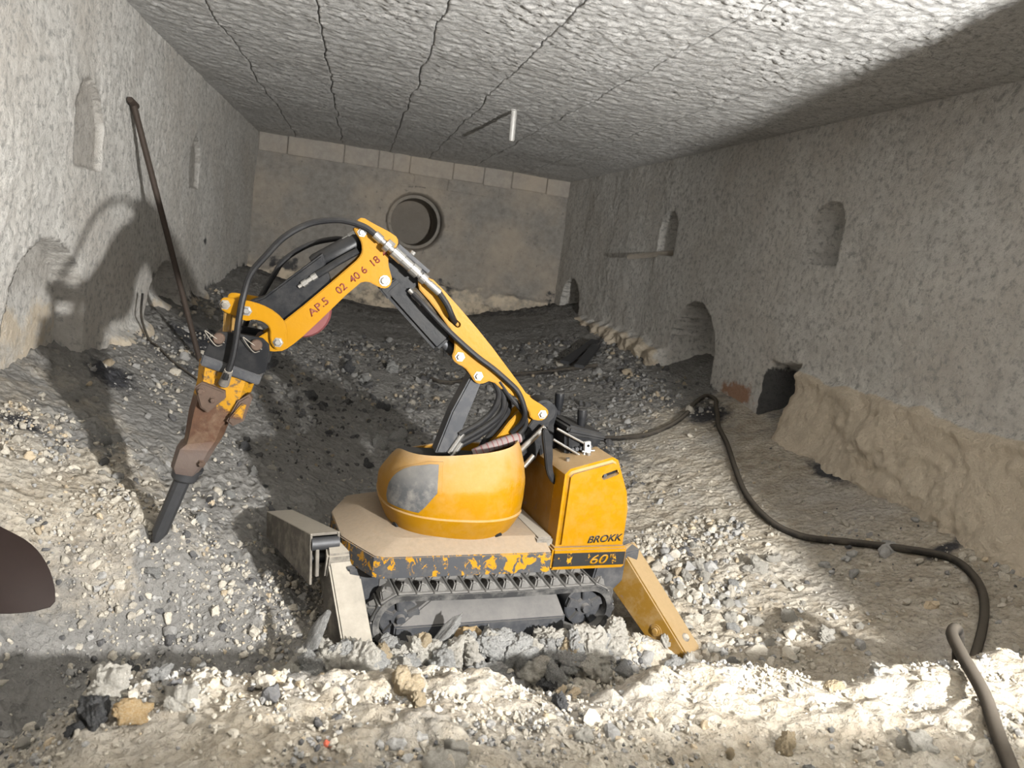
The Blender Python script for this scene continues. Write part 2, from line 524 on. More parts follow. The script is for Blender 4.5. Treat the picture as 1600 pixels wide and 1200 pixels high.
def axis_steps(a, fine0, fine1, b, d0, d1):
    """coordinates from a to b, step d0 inside fine0..fine1, growing to d1 towards b"""
    L = [a]
    while L[-1] < b:
        y = L[-1]
        if y < fine0: st = min(0.15, max(d0, (fine0 - y) * 0.35))
        elif y < fine1: st = d0
        else: st = d0 + (d1 - d0) * min(1.0, (y - fine1) / (b - fine1))
        L.append(y + st)
    L[-1] = b
    return np.array(L)

# ------------------------------------------------------------------ the setting
XL, XR, YB, YF, ZC = -1.29, 2.67, 9.75, -2.4, 2.35

def ground0(x, y):
    x = np.asarray(x, float); y = np.asarray(y, float)
    d = np.abs(x - 0.72)
    U = 0.5 * np.clip((d - 0.38) / 1.62, 0, 2) ** 1.5
    U = U * (1 - 0.35 * sstep(4, 8, y))
    z = U + 0.42 * sstep(2.8, 9.75, y)
    z = z - 0.42 * np.exp(-((x + 0.60) / 0.52) ** 2 - ((y - 2.03) / 0.36) ** 2)
    z = z + 0.09 * np.exp(-((x + 0.60) / 0.20) ** 2 - ((y - 2.66) / 0.18) ** 2)
    # the heap the photographer looks across
    wob = 0.07 * fbm(x, y * 0 + 3.1, 0.5, 3, 40)
    P = 0.385 + 0.03 * (x - 0.4) + 0.04 * sstep(1.0, 1.6, x) - 0.22 * sstep(-0.35, -0.75, x) + 0.055 * np.exp(-((x + 0.16) / 0.26) ** 2)
    P = P - 0.05 * sstep(1.25, 0.6, y)
    r = sstep(1.80 + wob, 1.46 + wob, y)
    return z * (1 - r) + P * r

def ground(x, y):
    x = np.asarray(x, float); y = np.asarray(y, float)
    rough = 0.55 + 0.45 * sstep(1.8, 1.4, y)
    z = ground0(x, y)
    z = z + rough * (0.032 * fbm(x, y, 0.45, 3, 1))
    under = np.exp(-(((x - 0.55) / 0.62) ** 4) - (((y - 2.62) / 0.42) ** 4))
    z = z * (1 - under) + np.minimum(z, 0.0) * under
    pile = np.exp(-((y - 2.135 - 0.17 * (x - 0.47)) / 0.075) ** 2) * sstep(-0.42, -0.1, x) * sstep(1.42, 1.15, x)
    return z + 0.055 * pile * (1 + 0.5 * gnoise(x * 7, y * 7, 12))

def build_floor():
    xs = np.linspace(XL - 0.25, XR + 0.45, 370)
    ys = axis_steps(YF, 0.9, 3.4, YB + 0.25, 0.0115, 0.05)
    Y, X = np.meshgrid(ys, xs, indexing='ij')
    Z = ground(X, Y)
    c1 = cells(X + 0.02 * gnoise(X * 9, Y * 9, 3), Y, 0.085, 5)
    c2 = cells(X, Y, 0.045, 9)
    patch = sstep(-0.15, 0.35, fbm(X, Y, 0.7, 3, 22))
    lump = (0.030 * np.clip(0.62 - c1, 0, 1) + 0.024 * np.clip(0.6 - c2, 0, 1)) * (0.40 + 0.9 * patch)
    smoothR = sstep(1.75, 2.1, X) * sstep(1.7, 2.0, Y) * (1 - sstep(4.5, 5, Y))
    Z = Z + lump * (1 - 0.75 * smoothR) + 0.006 * fbm(X, Y, 0.06, 2, 31)
    # dark ash lies in the middle and towards the back
    ash = 0.75 * sstep(2.9, 4.6, Y + 0.9 * np.exp(-((X - 0.1) / 0.7) ** 2)) - 0.55 * sstep(1.3, 2.0, X) * (1 - sstep(4.4, 5.6, Y))
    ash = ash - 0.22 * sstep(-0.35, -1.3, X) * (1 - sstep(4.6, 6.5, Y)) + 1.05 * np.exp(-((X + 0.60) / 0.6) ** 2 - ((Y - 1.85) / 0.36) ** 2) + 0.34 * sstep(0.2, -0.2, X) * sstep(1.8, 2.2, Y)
    ash = ash + 0.22 * sstep(0.05, 0.5, fbm(X, Y, 0.6, 4, 55)) + 0.10
    st = np.zeros_like(X)
    for (x, y, rx, ry) in [(2.56, 3.35, .07, .22), (2.50, 2.44, .13, .05), (2.60, 2.20, .12, .04), (-1.18, 3.05, .10, .10), (-1.12, 3.95, .16, .22), (2.45, 4.6, .18, .30), (-1.0, 5.4, .22, .5)]:
        st = np.maximum(st, np.exp(-((X - x) / rx) ** 2 - ((Y - y) / ry) ** 2))
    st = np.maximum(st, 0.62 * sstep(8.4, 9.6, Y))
    P = np.stack([X, Y, Z], -1)
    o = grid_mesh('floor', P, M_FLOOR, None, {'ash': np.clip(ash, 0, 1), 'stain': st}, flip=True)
    tag(o, 'pale dusty rubble floor sloping up to both walls', None, None, 'structure')
build_floor()

def slot_sdf(y, z, y0, w, zb, zt):
    zc = zt - w
    s = np.where(z > zc, np.hypot(y - y0, z - zc) - w, np.abs(y - y0) - w)
    return np.maximum(s, zb - z)

def warp_to_edges(Y, Z, sdfs, cell):
    """pull grid vertices near an opening's outline onto it so that it has a clean edge"""
    e = 1e-3
    for f in sdfs:
        for _ in range(2):
            s = f(Y, Z)
            gy = (f(Y + e, Z) - f(Y - e, Z)) / (2 * e); gz = (f(Y, Z + e) - f(Y, Z - e)) / (2 * e)
            near = np.abs(s) < cell * 0.62
            tgt = np.where(s < 0, -0.12, 0.12) * cell
            mv = np.where(near, tgt - s, 0)
            Y = Y + mv * gy; Z = Z + mv * gz
    return Y, Z

def build_side_wall(side):
    ys = axis_steps(YF, 1.5, 4.6, YB + 0.15, 0.0135, 0.034)
    zs = np.arange(-0.12, ZC + 0.03, 0.0135)
    Y, Z = np.meshgrid(ys, zs, indexing='ij')
    if side == 'left':
        small = [lambda y, z: slot_sdf(y, z, 4.03, .19, 1.47, 1.87), lambda y, z: slot_sdf(y, z, 6.40, .19, 1.50, 1.88)]
        big = [lambda y, z: slot_sdf(y, z, 3.58, .45, 0.0, 1.13), lambda y, z: slot_sdf(y, z, 5.62, .48, 0.0, 0.95)]
        db, depth_s = 0.12, 0.035
    else:
        small = [lambda y, z: slot_sdf(y, z, 3.98, .16, 1.52, 1.89), lambda y, z: slot_sdf(y, z, 6.28, .19, 1.51, 1.89), lambda y, z: slot_sdf(y, z, 1.6, .19, 1.52, 1.9)]
        big = [lambda y, z: slot_sdf(y, z, 5.45, .40, 0.0, 1.16), lambda y, z: slot_sdf(y, z, 9.02, .40, 0.0, 1.12)]
        db, depth_s = 0.36, 0.24
    Y, Z = warp_to_edges(Y, Z, small + big, 0.0135)
    dist = Y
    D = 0.014 * fbm(Y, Z, 0.9, 3, 3) + 0.0035 * fbm(Y, Z, 0.10, 3, 8)
    lumps = np.clip(0.6 - cells(Y + 0.015 * gnoise(Y * 12, Z * 12, 4), Z, 0.052, 12), 0, 1)
    D = D + 0.009 * lumps * (0.3 + sstep(-0.2, 0.4, fbm(Y, Z, 0.5, 2, 66)))
    ns = np.full(Y.shape, 9.0); nb = np.full(Y.shape, 9.0)
    for f in small: ns = np.minimum(ns, f(Y, Z))
    for f in big: nb = np.minimum(nb, f(Y, Z))
    inside_s = ns < 0; inside_b = nb < 0
    rec = np.where(inside_s, -depth_s, 0.0)
    rec = np.where(inside_b, -db, rec)
    stain = np.zeros_like(Y); warm = np.zeros_like(Y); brick = np.zeros_like(Y); dirt_shade = np.zeros_like(Y)
    low = 0.10 * fbm(Y, Z, 0.5, 3, 5)
    if side == 'right':
        # broken ledge of paler material along the wall's foot, thicker towards the camera
        top = 0.875 + 0.03 * fbm(Y, Y * 0 + 2, 0.35, 3, 14)
        e = sstep(top + 0.035, top - 0.03, Z) * sstep(3.98 + 0.03 * fbm(Z, Z * 0, 0.15, 2, 2), 3.93, Y)
        amt = 0.045 + 0.06 * sstep(0.85, 0.35, Z) + 0.10 * sstep(2.6, 1.4, Y)
        D = np.where(e > 0, D * (1 - 0.7 * e), D) + e * (amt + 0.05 * fbm(Y, Z, 0.45, 5, 71) + 0.012 * fbm(Y, Z, 0.05, 3, 72))
        warm = np.maximum(warm, e)
        # crumbling foot beyond the arch
        e2 = sstep(0.74, 0.66, Z + low * 0.5) * sstep(5.8, 6.0, Y) * sstep(8.7, 8.4, Y)
        D = D + e2 * (0.09 + 0.06 * fbm(Y, Z, 0.25, 4, 81))
        warm = np.maximum(warm, 0.75 * e2)
        # broken opening between ledge and arch
        op = np.maximum(np.abs(Y - 4.13) - 0.17 - low * 0.3, Z - 0.90 - low * 0.4)
        D = D - 0.28 * sstep(0.02, -0.02, op)
        stain = np.maximum(stain, 0.85 * sstep(0.09, 0.03, op) * sstep(0.98, 0.72, Z))
        brick = 0.9 * np.exp(-((Y - 4.62) / 0.26) ** 2 - ((Z - 0.60) / 0.10) ** 2)
        for (y, z, ry, rz, a) in [(5.3, .55, .5, .12, .8), (6.6, .45, .8, .16, .9), (9.2, .5, .5, .2, .8), (8.9, .7, .3, .15, .5)]:
            stain = np.maximum(stain, a * np.exp(-((Y - y) / ry) ** 2 - ((Z - z) / rz) ** 2))
    else:
        e = sstep(0.66, 0.55, Z + low) * sstep(4.2, 4.5, Y) * sstep(7.2, 6.9, Y)
        D = D + e * (0.08 + 0.06 * fbm(Y, Z, 0.3, 4, 77))
        warm = np.maximum(0.65 * e, 0.55 * sstep(0.0, -0.05, slot_sdf(Y, Z, 3.58, .45, 0, 1.13)) * sstep(1.0, 0.75, Z))
        dirt_shade = np.maximum(0.62 * (ns < 0.01), 0.55 * (nb < 0.01) * sstep(0.80, 0.98, Z))
        for (y, z, ry, rz, a) in [(6.4, .50, .35, .22, .9), (7.4, .55, .5, .2, .8), (5.4, .85, .25, .07, .55), (9.2, .6, .7, .25, .8), (7.0, 1.07, .10, .06, .6), (9.0, 1.04, .12, .06, .5), (4.6, .45, .2, .1, .6)]:
            stain = np.maximum(stain, a * np.exp(-((Y - y) / ry) ** 2 - ((Z - z) / rz) ** 2))
    D = D * np.where(inside_s, 0.35, 1.0) + rec
    # back of the lower arches carries the same crust but ends in rubble
    X = XL + D if side == 'left' else XR - D
    P = np.stack([X, Y, Z], -1)
    o = grid_mesh('wall_' + side, P, M_WALL, None, {'stain': stain, 'warm': warm, 'brick': brick, 'dirt_shade': dirt_shade}, flip=(side == 'right'))
    tag(o, {'left': 'crusted pale refractory wall with niches, left of the robot', 'right': 'crusted refractory wall with niches and a broken pale ledge, right of the robot'}[side], None, None, 'structure')
build_side_wall('left'); build_side_wall('right')

def build_back_wall():
    xs = np.linspace(XL - 0.1, XR + 0.1, 190); zs = np.linspace(0.1, ZC + 0.02, 110)
    X, Z = np.meshgrid(xs, zs, indexing='ij')
    cx, cz, R = 0.70, 1.555, 0.355
    f = lambda x, z: np.hypot(x - cx, z - cz) - R
    X, Z = warp_to_edges(X, Z, [f], 0.021)
    D = 0.012 * fbm(X, Z, 0.6, 4, 91) + 0.006 * fbm(X, Z, 0.12, 3, 95)
    # a raised ring of arch stones round the port and a broken lower bench
    rr = np.hypot(X - cx, Z - cz)
    D = D + 0.012 * sstep(R + 0.17, R + 0.15, rr)
    e = sstep(0.80, 0.74, Z + 0.12 * fbm(X, Z, 0.5, 3, 4))
    D = D + e * (0.07 + 0.05 * fbm(X, Z, 0.3, 3, 6))
    D = D - np.where(rr < R, 0.95, 0)
    warm = 0.55 * e; brick = np.zeros_like(X)
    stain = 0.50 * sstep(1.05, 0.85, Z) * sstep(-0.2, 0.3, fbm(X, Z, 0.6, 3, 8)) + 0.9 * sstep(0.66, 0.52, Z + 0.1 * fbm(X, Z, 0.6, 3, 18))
    stain = np.maximum(stain, 0.85 * np.exp(-((X - 0.85) / 0.22) ** 2 - ((Z - 2.1) / 0.02) ** 2))
    stain = np.maximum(stain, 0.6 * np.exp(-((X - 0.75) / 0.28) ** 2 - ((Z - 1.99 + 0.35 * (X - .75) ** 2) / 0.018) ** 2))
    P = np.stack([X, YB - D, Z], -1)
    o = grid_mesh('wall_back', P, M_BACK, None, {'stain': stain, 'warm': warm, 'brick': brick, 'dirt_shade': 0.95 * (rr < R)})  # port interior darkened in colour, standing in for the shade of its depth
    tag(o, 'far end wall with a round port and a course of blocks under the ceiling', None, None, 'structure')
    # top course of blocks
    ed = [-1.27, -0.93, -0.26, 0.16, 0.34, 0.55, 1.10, 1.50, 1.87, 2.34, 2.66]
    for i, (a, b) in enumerate(zip(ed, ed[1:])):
        k = random.uniform(0.016, 0.034)
        mb = MB(); mb.box(a + 0.006, b - 0.006, YB - k - 0.012, YB + 0.05, 2.145 + random.uniform(-.01, .01), ZC + 0.02, 0.008)
        mb.build('block', M_TILE, o)
    ed = [0.15, 0.62, 1.05, 1.72, 2.2]
    for a, b in zip(ed, ed[1:]):
        k = random.uniform(0.004, 0.012)
        MB().box(a + 0.006, b - 0.006, YB - k - 0.010, YB + 0.05, 2.00, 2.13, 0.008).build('block', M_BACK, o)
    # lining of the port: a short tube whose far end is closed
    mb = MB(); mb.lathe((cx, YB - 0.035, cz), (cx, YB + 0.96, cz), [(0, R + 0.012), (0.03, R - 0.006), (0.25, R - 0.01), (0.26, R - 0.05), (1, R - 0.06)], 48, cap=False)
    mb.build('port_lining', M_BACK, o)
    mb = MB(); mb.box(1.72, XR + 0.1, 0.25, 0.90, -0.1, ZC + 0.1, 0.03); mb.box(XL - 0.1, 1.60, 0.06, 0.20, -0.1, 1.120, 0.02); mb.build('wall_light_blocker', M_WALL)  # unseen pier keeps lamp off right wall; low sill added to shade foreground
    tag(bpy.data.objects['wall_light_blocker'], 'unseen refractory pier by the entrance and a low sill added to shade the foreground', None, None, 'structure')
build_back_wall()

def build_ceiling():
    root = tag(empty('ceiling', (0, 0, ZC)), 'rough popcorn-textured ceiling of long slabs with cracked joints', None, None, 'structure')
    edges = [XL - 0.1, -0.83, -0.29, 0.28, 0.77, 1.36, 1.97, XR + 0.1]
    ys = axis_steps(YF, 1.9, 4.6, YB + 0.1, 0.012, 0.042)
    offs = []
    for i, e in enumerate(edges):
        w = 0.022 * fbm(ys, ys * 0 + i * 5.3, 0.5, 4, 60 + i) if 0 < i < len(edges) - 1 else ys * 0
        offs.append(e + w)
    gap = 0.0020
    for i in range(len(edges) - 1):
        n = int((edges[i + 1] - edges[i]) / 0.0125)
        t = np.linspace(0, 1, n); e_ = 0.0022 / (edges[i + 1] - edges[i]); t = np.concatenate([[0, e_], t[1:-1], [1 - e_, 1]]); n = len(t)
        g0 = gap * np.clip(0.5 + 1.6 * fbm(ys, ys * 0 + i, 0.9, 2, 7), 0.1, 2)
        a = offs[i] + g0; b = offs[i + 1] - g0
        X = a[:, None] + (b - a)[:, None] * t[None, :]
        Y = np.repeat(ys[:, None], n, 1)
        lumps = np.clip(0.62 - cells(X + 0.012 * gnoise(X * 14, Y * 14, 2), Y, 0.046, 33), 0, 1)
        D = (0.006 + 0.011 * sstep(4.8, 2.6, Y)) * lumps * (0.55 + 0.7 * sstep(-0.3, 0.4, fbm(X, Y, 0.4, 2, 29))) + 0.006 * fbm(X, Y, 0.08, 3, 27) + 0.012 * fbm(X, Y, 1.1, 2, 23)
        D = D * sstep(0.0, 0.16, X - XL) ** .5 * sstep(0.0, 0.16, XR - X) ** .5
        Z = -D
        # joint lips turn up into the crack
        edge = np.minimum(t, 1 - t)[None, :] * (b - a)[:, None]
        Z = np.where(edge < 0.0008, 0.03, Z)
        grid_mesh('ceiling_slab', np.stack([X, Y, Z], -1), M_CEIL, root, None)
    MB().box(XL - .3, XR + .3, YF - .1, YB + .3, 0.04, 0.08, 0).build('roof_backing', M_ROD, root)
build_ceiling()

# ------------------------------------------------------------------ the demolition robot
# body frame: u towards the robot's rear, v away from the camera, z up; the turret is turned 8 degrees on it
ROB = empty('demolition_robot', (0.468, 2.562, 0.0), math.radians(10))
tag(ROB, 'yellow tracked demolition robot with folded arm and rusty hydraulic breaker', 'robot')
_d = math.radians(-8); _cd, _sd = math.cos(_d), math.sin(_d)
def T(u, v, z): return (u * _cd - v * _sd, u * _sd + v * _cd, z)

def bolt(parent, u, z, v, r=0.011, xf=T, mat=None):
    mb = MB(xf)
    mb.lathe((u, v, z), (u, v - 0.012, z), [(0, r * 1.5), (0.25, r * 1.5), (0.26, r), (0.85, r), (1, r * 0.8)], 6 if r < .012 else 10)
    return mb.build('bolt', mat or M_STEEL, parent, 0.5)

def text_mesh(name, body, mat, parent, u, z, v, height, width=None, shear=0.0, xf=None, ang=0.0, extrude=0.0005, bold=0.0, spacing=1.0):
    cu = bpy.data.curves.new(name, 'FONT')
    cu.body = body; cu.size = 1.0; cu.extrude = 0.0; cu.shear = shear; cu.offset = bold; cu.space_character = spacing
    tmp = bpy.data.objects.new(name, cu); COL.objects.link(tmp)
    bpy.context.view_layer.update()
    me = bpy.data.meshes.new_from_object(tmp.evaluated_get(bpy.context.evaluated_depsgraph_get()))
    bpy.data.objects.remove(tmp); bpy.data.curves.remove(cu)
    co = np.zeros(len(me.vertices) * 3); me.vertices.foreach_get('co', co); co = co.reshape(-1, 3)
    mn, mx = co.min(0), co.max(0)
    sy = height / (mx[1] - mn[1]); sx = width / (mx[0] - mn[0]) if width else sy
    ca, sa = math.cos(ang), math.sin(ang)
    bm = bmesh.new(); bm.from_mesh(me)
    bmesh.ops.solidify(bm, geom=bm.faces[:], thickness=extrude / sy)
    for w in bm.verts:
        a = (w.co.x - mn[0]) * sx; b = (w.co.y - mn[1]) * sy
        p = (u + a * ca - b * sa, v + w.co.z * sy - extrude, z + a * sa + b * ca)
        w.co = xf(*p) if xf else p
    bm.normal_update(); bm.to_mesh(me); bm.free()
    me.materials.clear()
    return link(name, me, mat, parent, None)

# ---- undercarriage
MB().box(-0.37, 0.46, -0.13, 0.13, 0.09, 0.285, 0.01).build('chassis', M_GREY, ROB)
MB().prism([(-0.44, 0.275), (-0.40, 0.12), (-0.33, 0.07), (-0.33, 0.285)], -0.20, 0.20, 0.006).build('front_plate', M_GREY, ROB)
hull = MB()
hp = [(-0.455, 0.11), (-0.455, -0.11), (-0.435, -0.155), (-0.375, -0.275), (-0.345, -0.29), (0.243, -0.29), (0.243, 0.29), (-0.345, 0.29), (-0.375, 0.275), (-0.435, 0.155)]
hull.slab(hp, 0.276, 0.350, 0.004)
cxh = -0.08
hull.slab([(p[0], p[1]) for p in hp], 0.349, 0.386, 0.003, 1, top=[(cxh + (p[0] - cxh) * 0.74 + (0.075 if p[0] > .2 else 0), p[1] * 0.76) for p in hp])
hull.build('chassis_skirt', M_SKIRT, ROB)
MB().slab([(0.20, -0.25), (0.262, -0.25), (0.262, 0.25), (0.20, 0.25)], 0.33, 0.388, 0.006).build('deck_plate', M_CONC, ROB)

def make_track(vs_, name):
    v0, v1 = vs_
    zc, r, ua, ub = 0.118, 0.098, -0.262, 0.428
    def path(t):   # t in 0..1 round the loop
        L = ub - ua; per = 2 * L + 2 * math.pi * r; d = (t % 1) * per
        if d < L: sag = 0.006 * math.sin(math.pi * d / L); return (ub - d, zc + r - sag, 0.0, 1.0)
        d -= L
        if d < math.pi * r: a = math.pi / 2 + d / r; return (ua + r * math.cos(a), zc + r * math.sin(a), math.cos(a), math.sin(a))
        d -= math.pi * r
        if d < L: return (ua + d, zc - r, 0.0, -1.0)
        d -= L
        a = -math.pi / 2 + d / r; return (ub + r * math.cos(a), zc + r * math.sin(a), math.cos(a), math.sin(a))
    root = empty(name); root.parent = ROB
    N = 120
    R = []
    for k in range(N):
        u, z, nu, nz = path(k / N)
        R.append([(u, v0, z), (u, v1, z), (u - nu * 0.022, v1 - 0.004, z - nz * 0.022), (u - nu * 0.022, v0 + 0.004, z - nz * 0.022)])
    MB().rings(R + [R[0]], cap=False).build('track_belt', M_TRACK, root)
    # one tread block with two raised lugs, shared by every copy
    w = v1 - v0
    mb = MB()
    mb.box(-0.0296, 0.0296, 0.004, w - 0.004, -0.004, 0.006, 0.003, 1)
    for c, sk in ((0.24, -1), (0.76, 1)):
        cv = w * c
        mb.hexa([(-0.024, cv - .030, .002), (0.024, cv - .030, .002), (0.024, cv + .030, .002), (-0.024, cv + .030, .002),
                 (-0.008 + sk * .006, cv - .012, .029), (0.010 + sk * .006, cv - .012, .029), (0.010, cv + .012, .029), (-0.008, cv + .012, .029)], 0.006, 2)
    first = mb.build('tread_block', M_TRACK, root)
    n = 33
    for k in range(n):
        o = first if k == 0 else first.copy()
        if k: COL.objects.link(o); o.parent = root
        u, z, nu, nz = path((k + 0.3) / n)
        o.location = (u, v0, z)
        o.rotation_euler = (0, math.atan2(nu, nz), 0)
    def wheel(nm, u, r_, depth):
        mb = MB()
        va = v0 + depth
        mb.lathe((u, va, zc), (u, v1 - 0.02, zc), [(0, r_ * .93), (0.04, r_), (0.96, r_), (1, r_ * .93)], 24)
        o = mb.build(nm, M_GREY, root)
        hub = MB(); hub.lathe((u, va + .004, zc), (u, va - 0.03, zc), [(0, .034), (.5, .030), (.55, .018), (1, .015)], 18); hub.build('hub', M_GREY, o)
        for k in range(5):
            a = 2 * math.pi * k / 5 + 0.35
            sp = MB(); c, s_ = math.cos(a), math.sin(a)
            q = [(u + c * .024 - s_ * .011, zc + s_ * .024 + c * .011), (u + c * .024 + s_ * .011, zc + s_ * .024 - c * .011), (u + c * r_ * .97 + s_ * .017, zc + s_ * r_ * .97 - c * .017), (u + c * r_ * .97 - s_ * .017, zc + s_ * r_ * .97 + c * .017)]
            sp.prism(q, va - 0.016, va + 0.004, 0.003).build('spoke', M_GREY, o)
    wheel('drive_sprocket', ub, 0.074, 0.045)
    wheel('idler_wheel', ua, 0.070, 0.045)
    # side guard between the wheels with a sloping shelf on top
    gv = v0 + 0.01
    g = MB()
    poly_uz = [(-0.27, 0.03), (0.335, 0.03), (0.338, 0.045), (0.338, 0.105), (-0.285, 0.105), (-0.285, 0.05)]
    g.prism(poly_uz, gv - 0.008, v1 - 0.02, 0.006)
    g.hexa([(-0.285, gv - .008, .100), (0.338, gv - .008, .100), (0.338, v1 - .03, .100), (-0.285, v1 - .03, .100), (-0.15, gv + .055, .168), (0.318, gv + .055, .168), (0.318, v1 - .03, .168), (-0.15, v1 - .03, .168)], 0.006)
    g.build('side_guard', M_GREY, root)
    return root
make_track((-0.292, -0.125), 'track')
make_track((0.125, 0.292), 'track')

# ---- rear cabinet
cab = MB()
cab.prism([(0.262, 0.36), (0.258, 0.628), (0.275, 0.648), (0.435, 0.694), (0.458, 0.684), (0.516, 0.564), (0.532, 0.496), (0.535, 0.36)], -0.288, 0.262, 0.016, 3)
cabinet = cab.build('rear_cabinet', M_YELD, ROB)
cut(cabinet, MB().prism(capsule((0.405, 0.626), (0.450, 0.643), 0.0105), -0.36, -0.262, 0).build('cutter', M_DARK, ROB))
MB().prism(capsule((0.405, 0.626), (0.450, 0.643), 0.012), -0.266, -0.262, 0).build('slot_backing', M_DARK, cabinet)
MB().cyl((0.412, -0.280, 0.628), (0.412, -0.262, 0.628), 0.007, n=12).build('slot_pin', M_GREY, cabinet)
rail = MB().box(0.247, 0.546, -0.292, 0.285, 0.282, 0.364, 0.007).build('cabinet_rail', M_YELD, ROB)
MB().box(0.253, 0.540, -0.2935, -0.289, 0.296, 0.346, 0.0015, 1).build('black_band', M_BAND, rail)
text_mesh('lettering', 'BROKK', M_INK, cabinet, 0.378, 0.380, -0.2885, 0.027, 0.142, 0.28, ang=0.05, bold=0.024)
text_mesh('lettering', '60', M_YEL, rail, 0.398, 0.302, -0.2936, 0.036, 0.072, 0.25, bold=0.01)
text_mesh('lettering', 'II', M_YEL, rail, 0.478, 0.325, -0.2936, 0.014, 0.012, 0.0, bold=0.01)
pl = MB().lathe((0.53, -0.02, 0.545), (0.575, -0.02, 0.545), [(0, .070), (.2, .074), (.8, .070), (1, .05)], 24).build('cable_socket', M_DARK, ROB)
MB().prism([(0.262, 0.36), (0.257, 0.60), (0.2605, 0.60), (0.2655, 0.36)], -0.20, 0.20, 0.001, 1).build('cabinet_front_panel', M_YELT, cabinet)
for (u, z) in ((0.30, 0.655), (0.38, 0.678)):
    MB().cyl((u, -0.20, z - .004), (u - .003, -0.20, z + 0.010), 0.008, n=8).build('bolt', M_STEEL, cabinet)

# ---- turret and hood
HU, HA, HB = -0.055, 0.262, 0.275
def hood_pt(phi, z, k=1.0):
    e = 2 / 2.5
    c, s_ = math.cos(phi), math.sin(phi)
    u = HU + HA * k * math.copysign(abs(c) ** e, c)
    v = -HB * k * math.copysign(abs(s_) ** e, s_)
    return min(u, 0.186 + 0.16 * (k - 1)), v, z
HOOD_PROF = [(0.350, .76), (0.354, .815), (0.375, .855), (0.41, .925), (0.445, .985), (0.456, 1.0), (0.462, .988), (0.50, .996), (0.545, .992), (0.562, .985), (0.60, .945), (0.64, .885), (0.662, .845), (0.672, .815), (0.668, .79), (0.40, .74)]
def hood_z(z, u, v=0.0):
    hi = max(0, (z - 0.458) / 0.21)
    return z + 0.035 * hi * (u - HU) / 0.25 - 0.085 * hi * float(sstep(-0.12, 0.16, v))
rg = []
for z, k in HOOD_PROF:
    ring = []
    for q in range(96):
        u, v, _ = hood_pt(2 * math.pi * q / 96, z, k)
        ring.append((u, v, hood_z(z, u, v)))
    rg.append(ring)
hood = MB(T).rings(rg, cap=False).build('turret_hood', M_YELD, ROB, 0.5)
def hood_k(z):
    for (z0, k0), (z1, k1) in zip(HOOD_PROF[:13], HOOD_PROF[1:14]):
        if z0 <= z <= z1: return k0 + (k1 - k0) * (z - z0) / max(1e-6, z1 - z0)
    return .86
def hood_patch(name, rows, mat, off0, off1, n=12):
    """rows: (z, phi0, phi1); a panel that follows the hood's curved side"""
    mb = MB(T); F = []
    for off in (off1, off0):
        G = []
        for z, p0, p1 in rows:
            line = []
            for j in range(n + 1):
                u, v, _ = hood_pt(p0 + (p1 - p0) * j / n, z, hood_k(z) + off)
                line.append(mb._v((u, v, hood_z(z, u, v))))
            G.append(line)
        F.append(G)
    top, bot = F
    for i in range(len(rows) - 1):
        for j in range(n):
            mb.bm.faces.new((top[i][j], top[i][j + 1], top[i + 1][j + 1], top[i + 1][j]))
    def skirt(a, b):
        for j in range(len(a) - 1): mb.bm.faces.new((a[j], a[j + 1], b[j + 1], b[j]))
    skirt(top[0], bot[0]); skirt(top[-1], bot[-1])
    skirt([r[0] for r in top], [r[0] for r in bot]); skirt([r[-1] for r in top], [r[-1] for r in bot])
    bmesh.ops.recalc_face_normals(mb.bm, faces=mb.bm.faces[:])
    return mb.build(name, mat, hood, 0.7)
def lamp_rows(grow):
    # outline of the lamp window, widened by grow
    zz = [0.475, 0.50, 0.53, 0.555, 0.58, 0.60, 0.62, 0.635, 0.648]
    lo = [2.05, 1.97, 1.90, 1.84, 1.85, 1.86, 1.87, 1.88, 1.89]
    hi = [2.62, 2.66, 2.66, 2.64, 2.60, 2.54, 2.44, 2.30, 2.02]
    return [(z + (grow * .16 if i == len(zz) - 1 else -grow * .16 if i == 0 else 0), a - grow, b + grow) for i, (z, a, b) in enumerate(zip(zz, lo, hi))]
hood_patch('lamp_bezel', lamp_rows(0.05), M_YELD, -0.02, 0.016)
hood_patch('lamp_lens', lamp_rows(0.0), M_LENS, -0.02, 0.024)
for ph in (2.55, 0.95):
    u, v, z = hood_pt(ph, 0.385, .87)
    MB(T).lathe((u, v, z), (u * 1.04, v * 1.04, z), [(0, .014), (.9, .014), (1, .008)], 10).build('bolt', M_DARK, hood)
MB(T).lathe((HU, 0, 0.33), (HU, 0, 0.366), [(0, .252), (.5, .252), (1, .245)], 48).build('slewing_ring', M_GREY, ROB)
MB(T).box(-0.27, 0.12, -0.10, 0.10, 0.36, 0.60, 0.02).build('turret_base', M_DARK, ROB)
# tall rear brackets that carry the arm's first joint
for v in (-0.056, 0.044):
    MB(T).prism([(0.02, 0.58), (0.19, 0.58), (0.235, 0.62), (0.265, 0.74), (0.272, 0.80), (0.250, 0.835), (0.215, 0.825), (0.205, 0.77), (0.16, 0.68)], v, v + 0.012, 0.003).build('arm_bracket', M_DARK, ROB)
MB(T).cyl((0.17, -0.075, 0.66), (0.245, -0.085, 0.755), 0.011).build('hydraulic_rod', M_STEEL, ROB)
MB(T).cyl((0.185, -0.095, 0.605), (0.215, -0.095, 0.65), 0.009).build('fitting', M_STEEL, ROB)

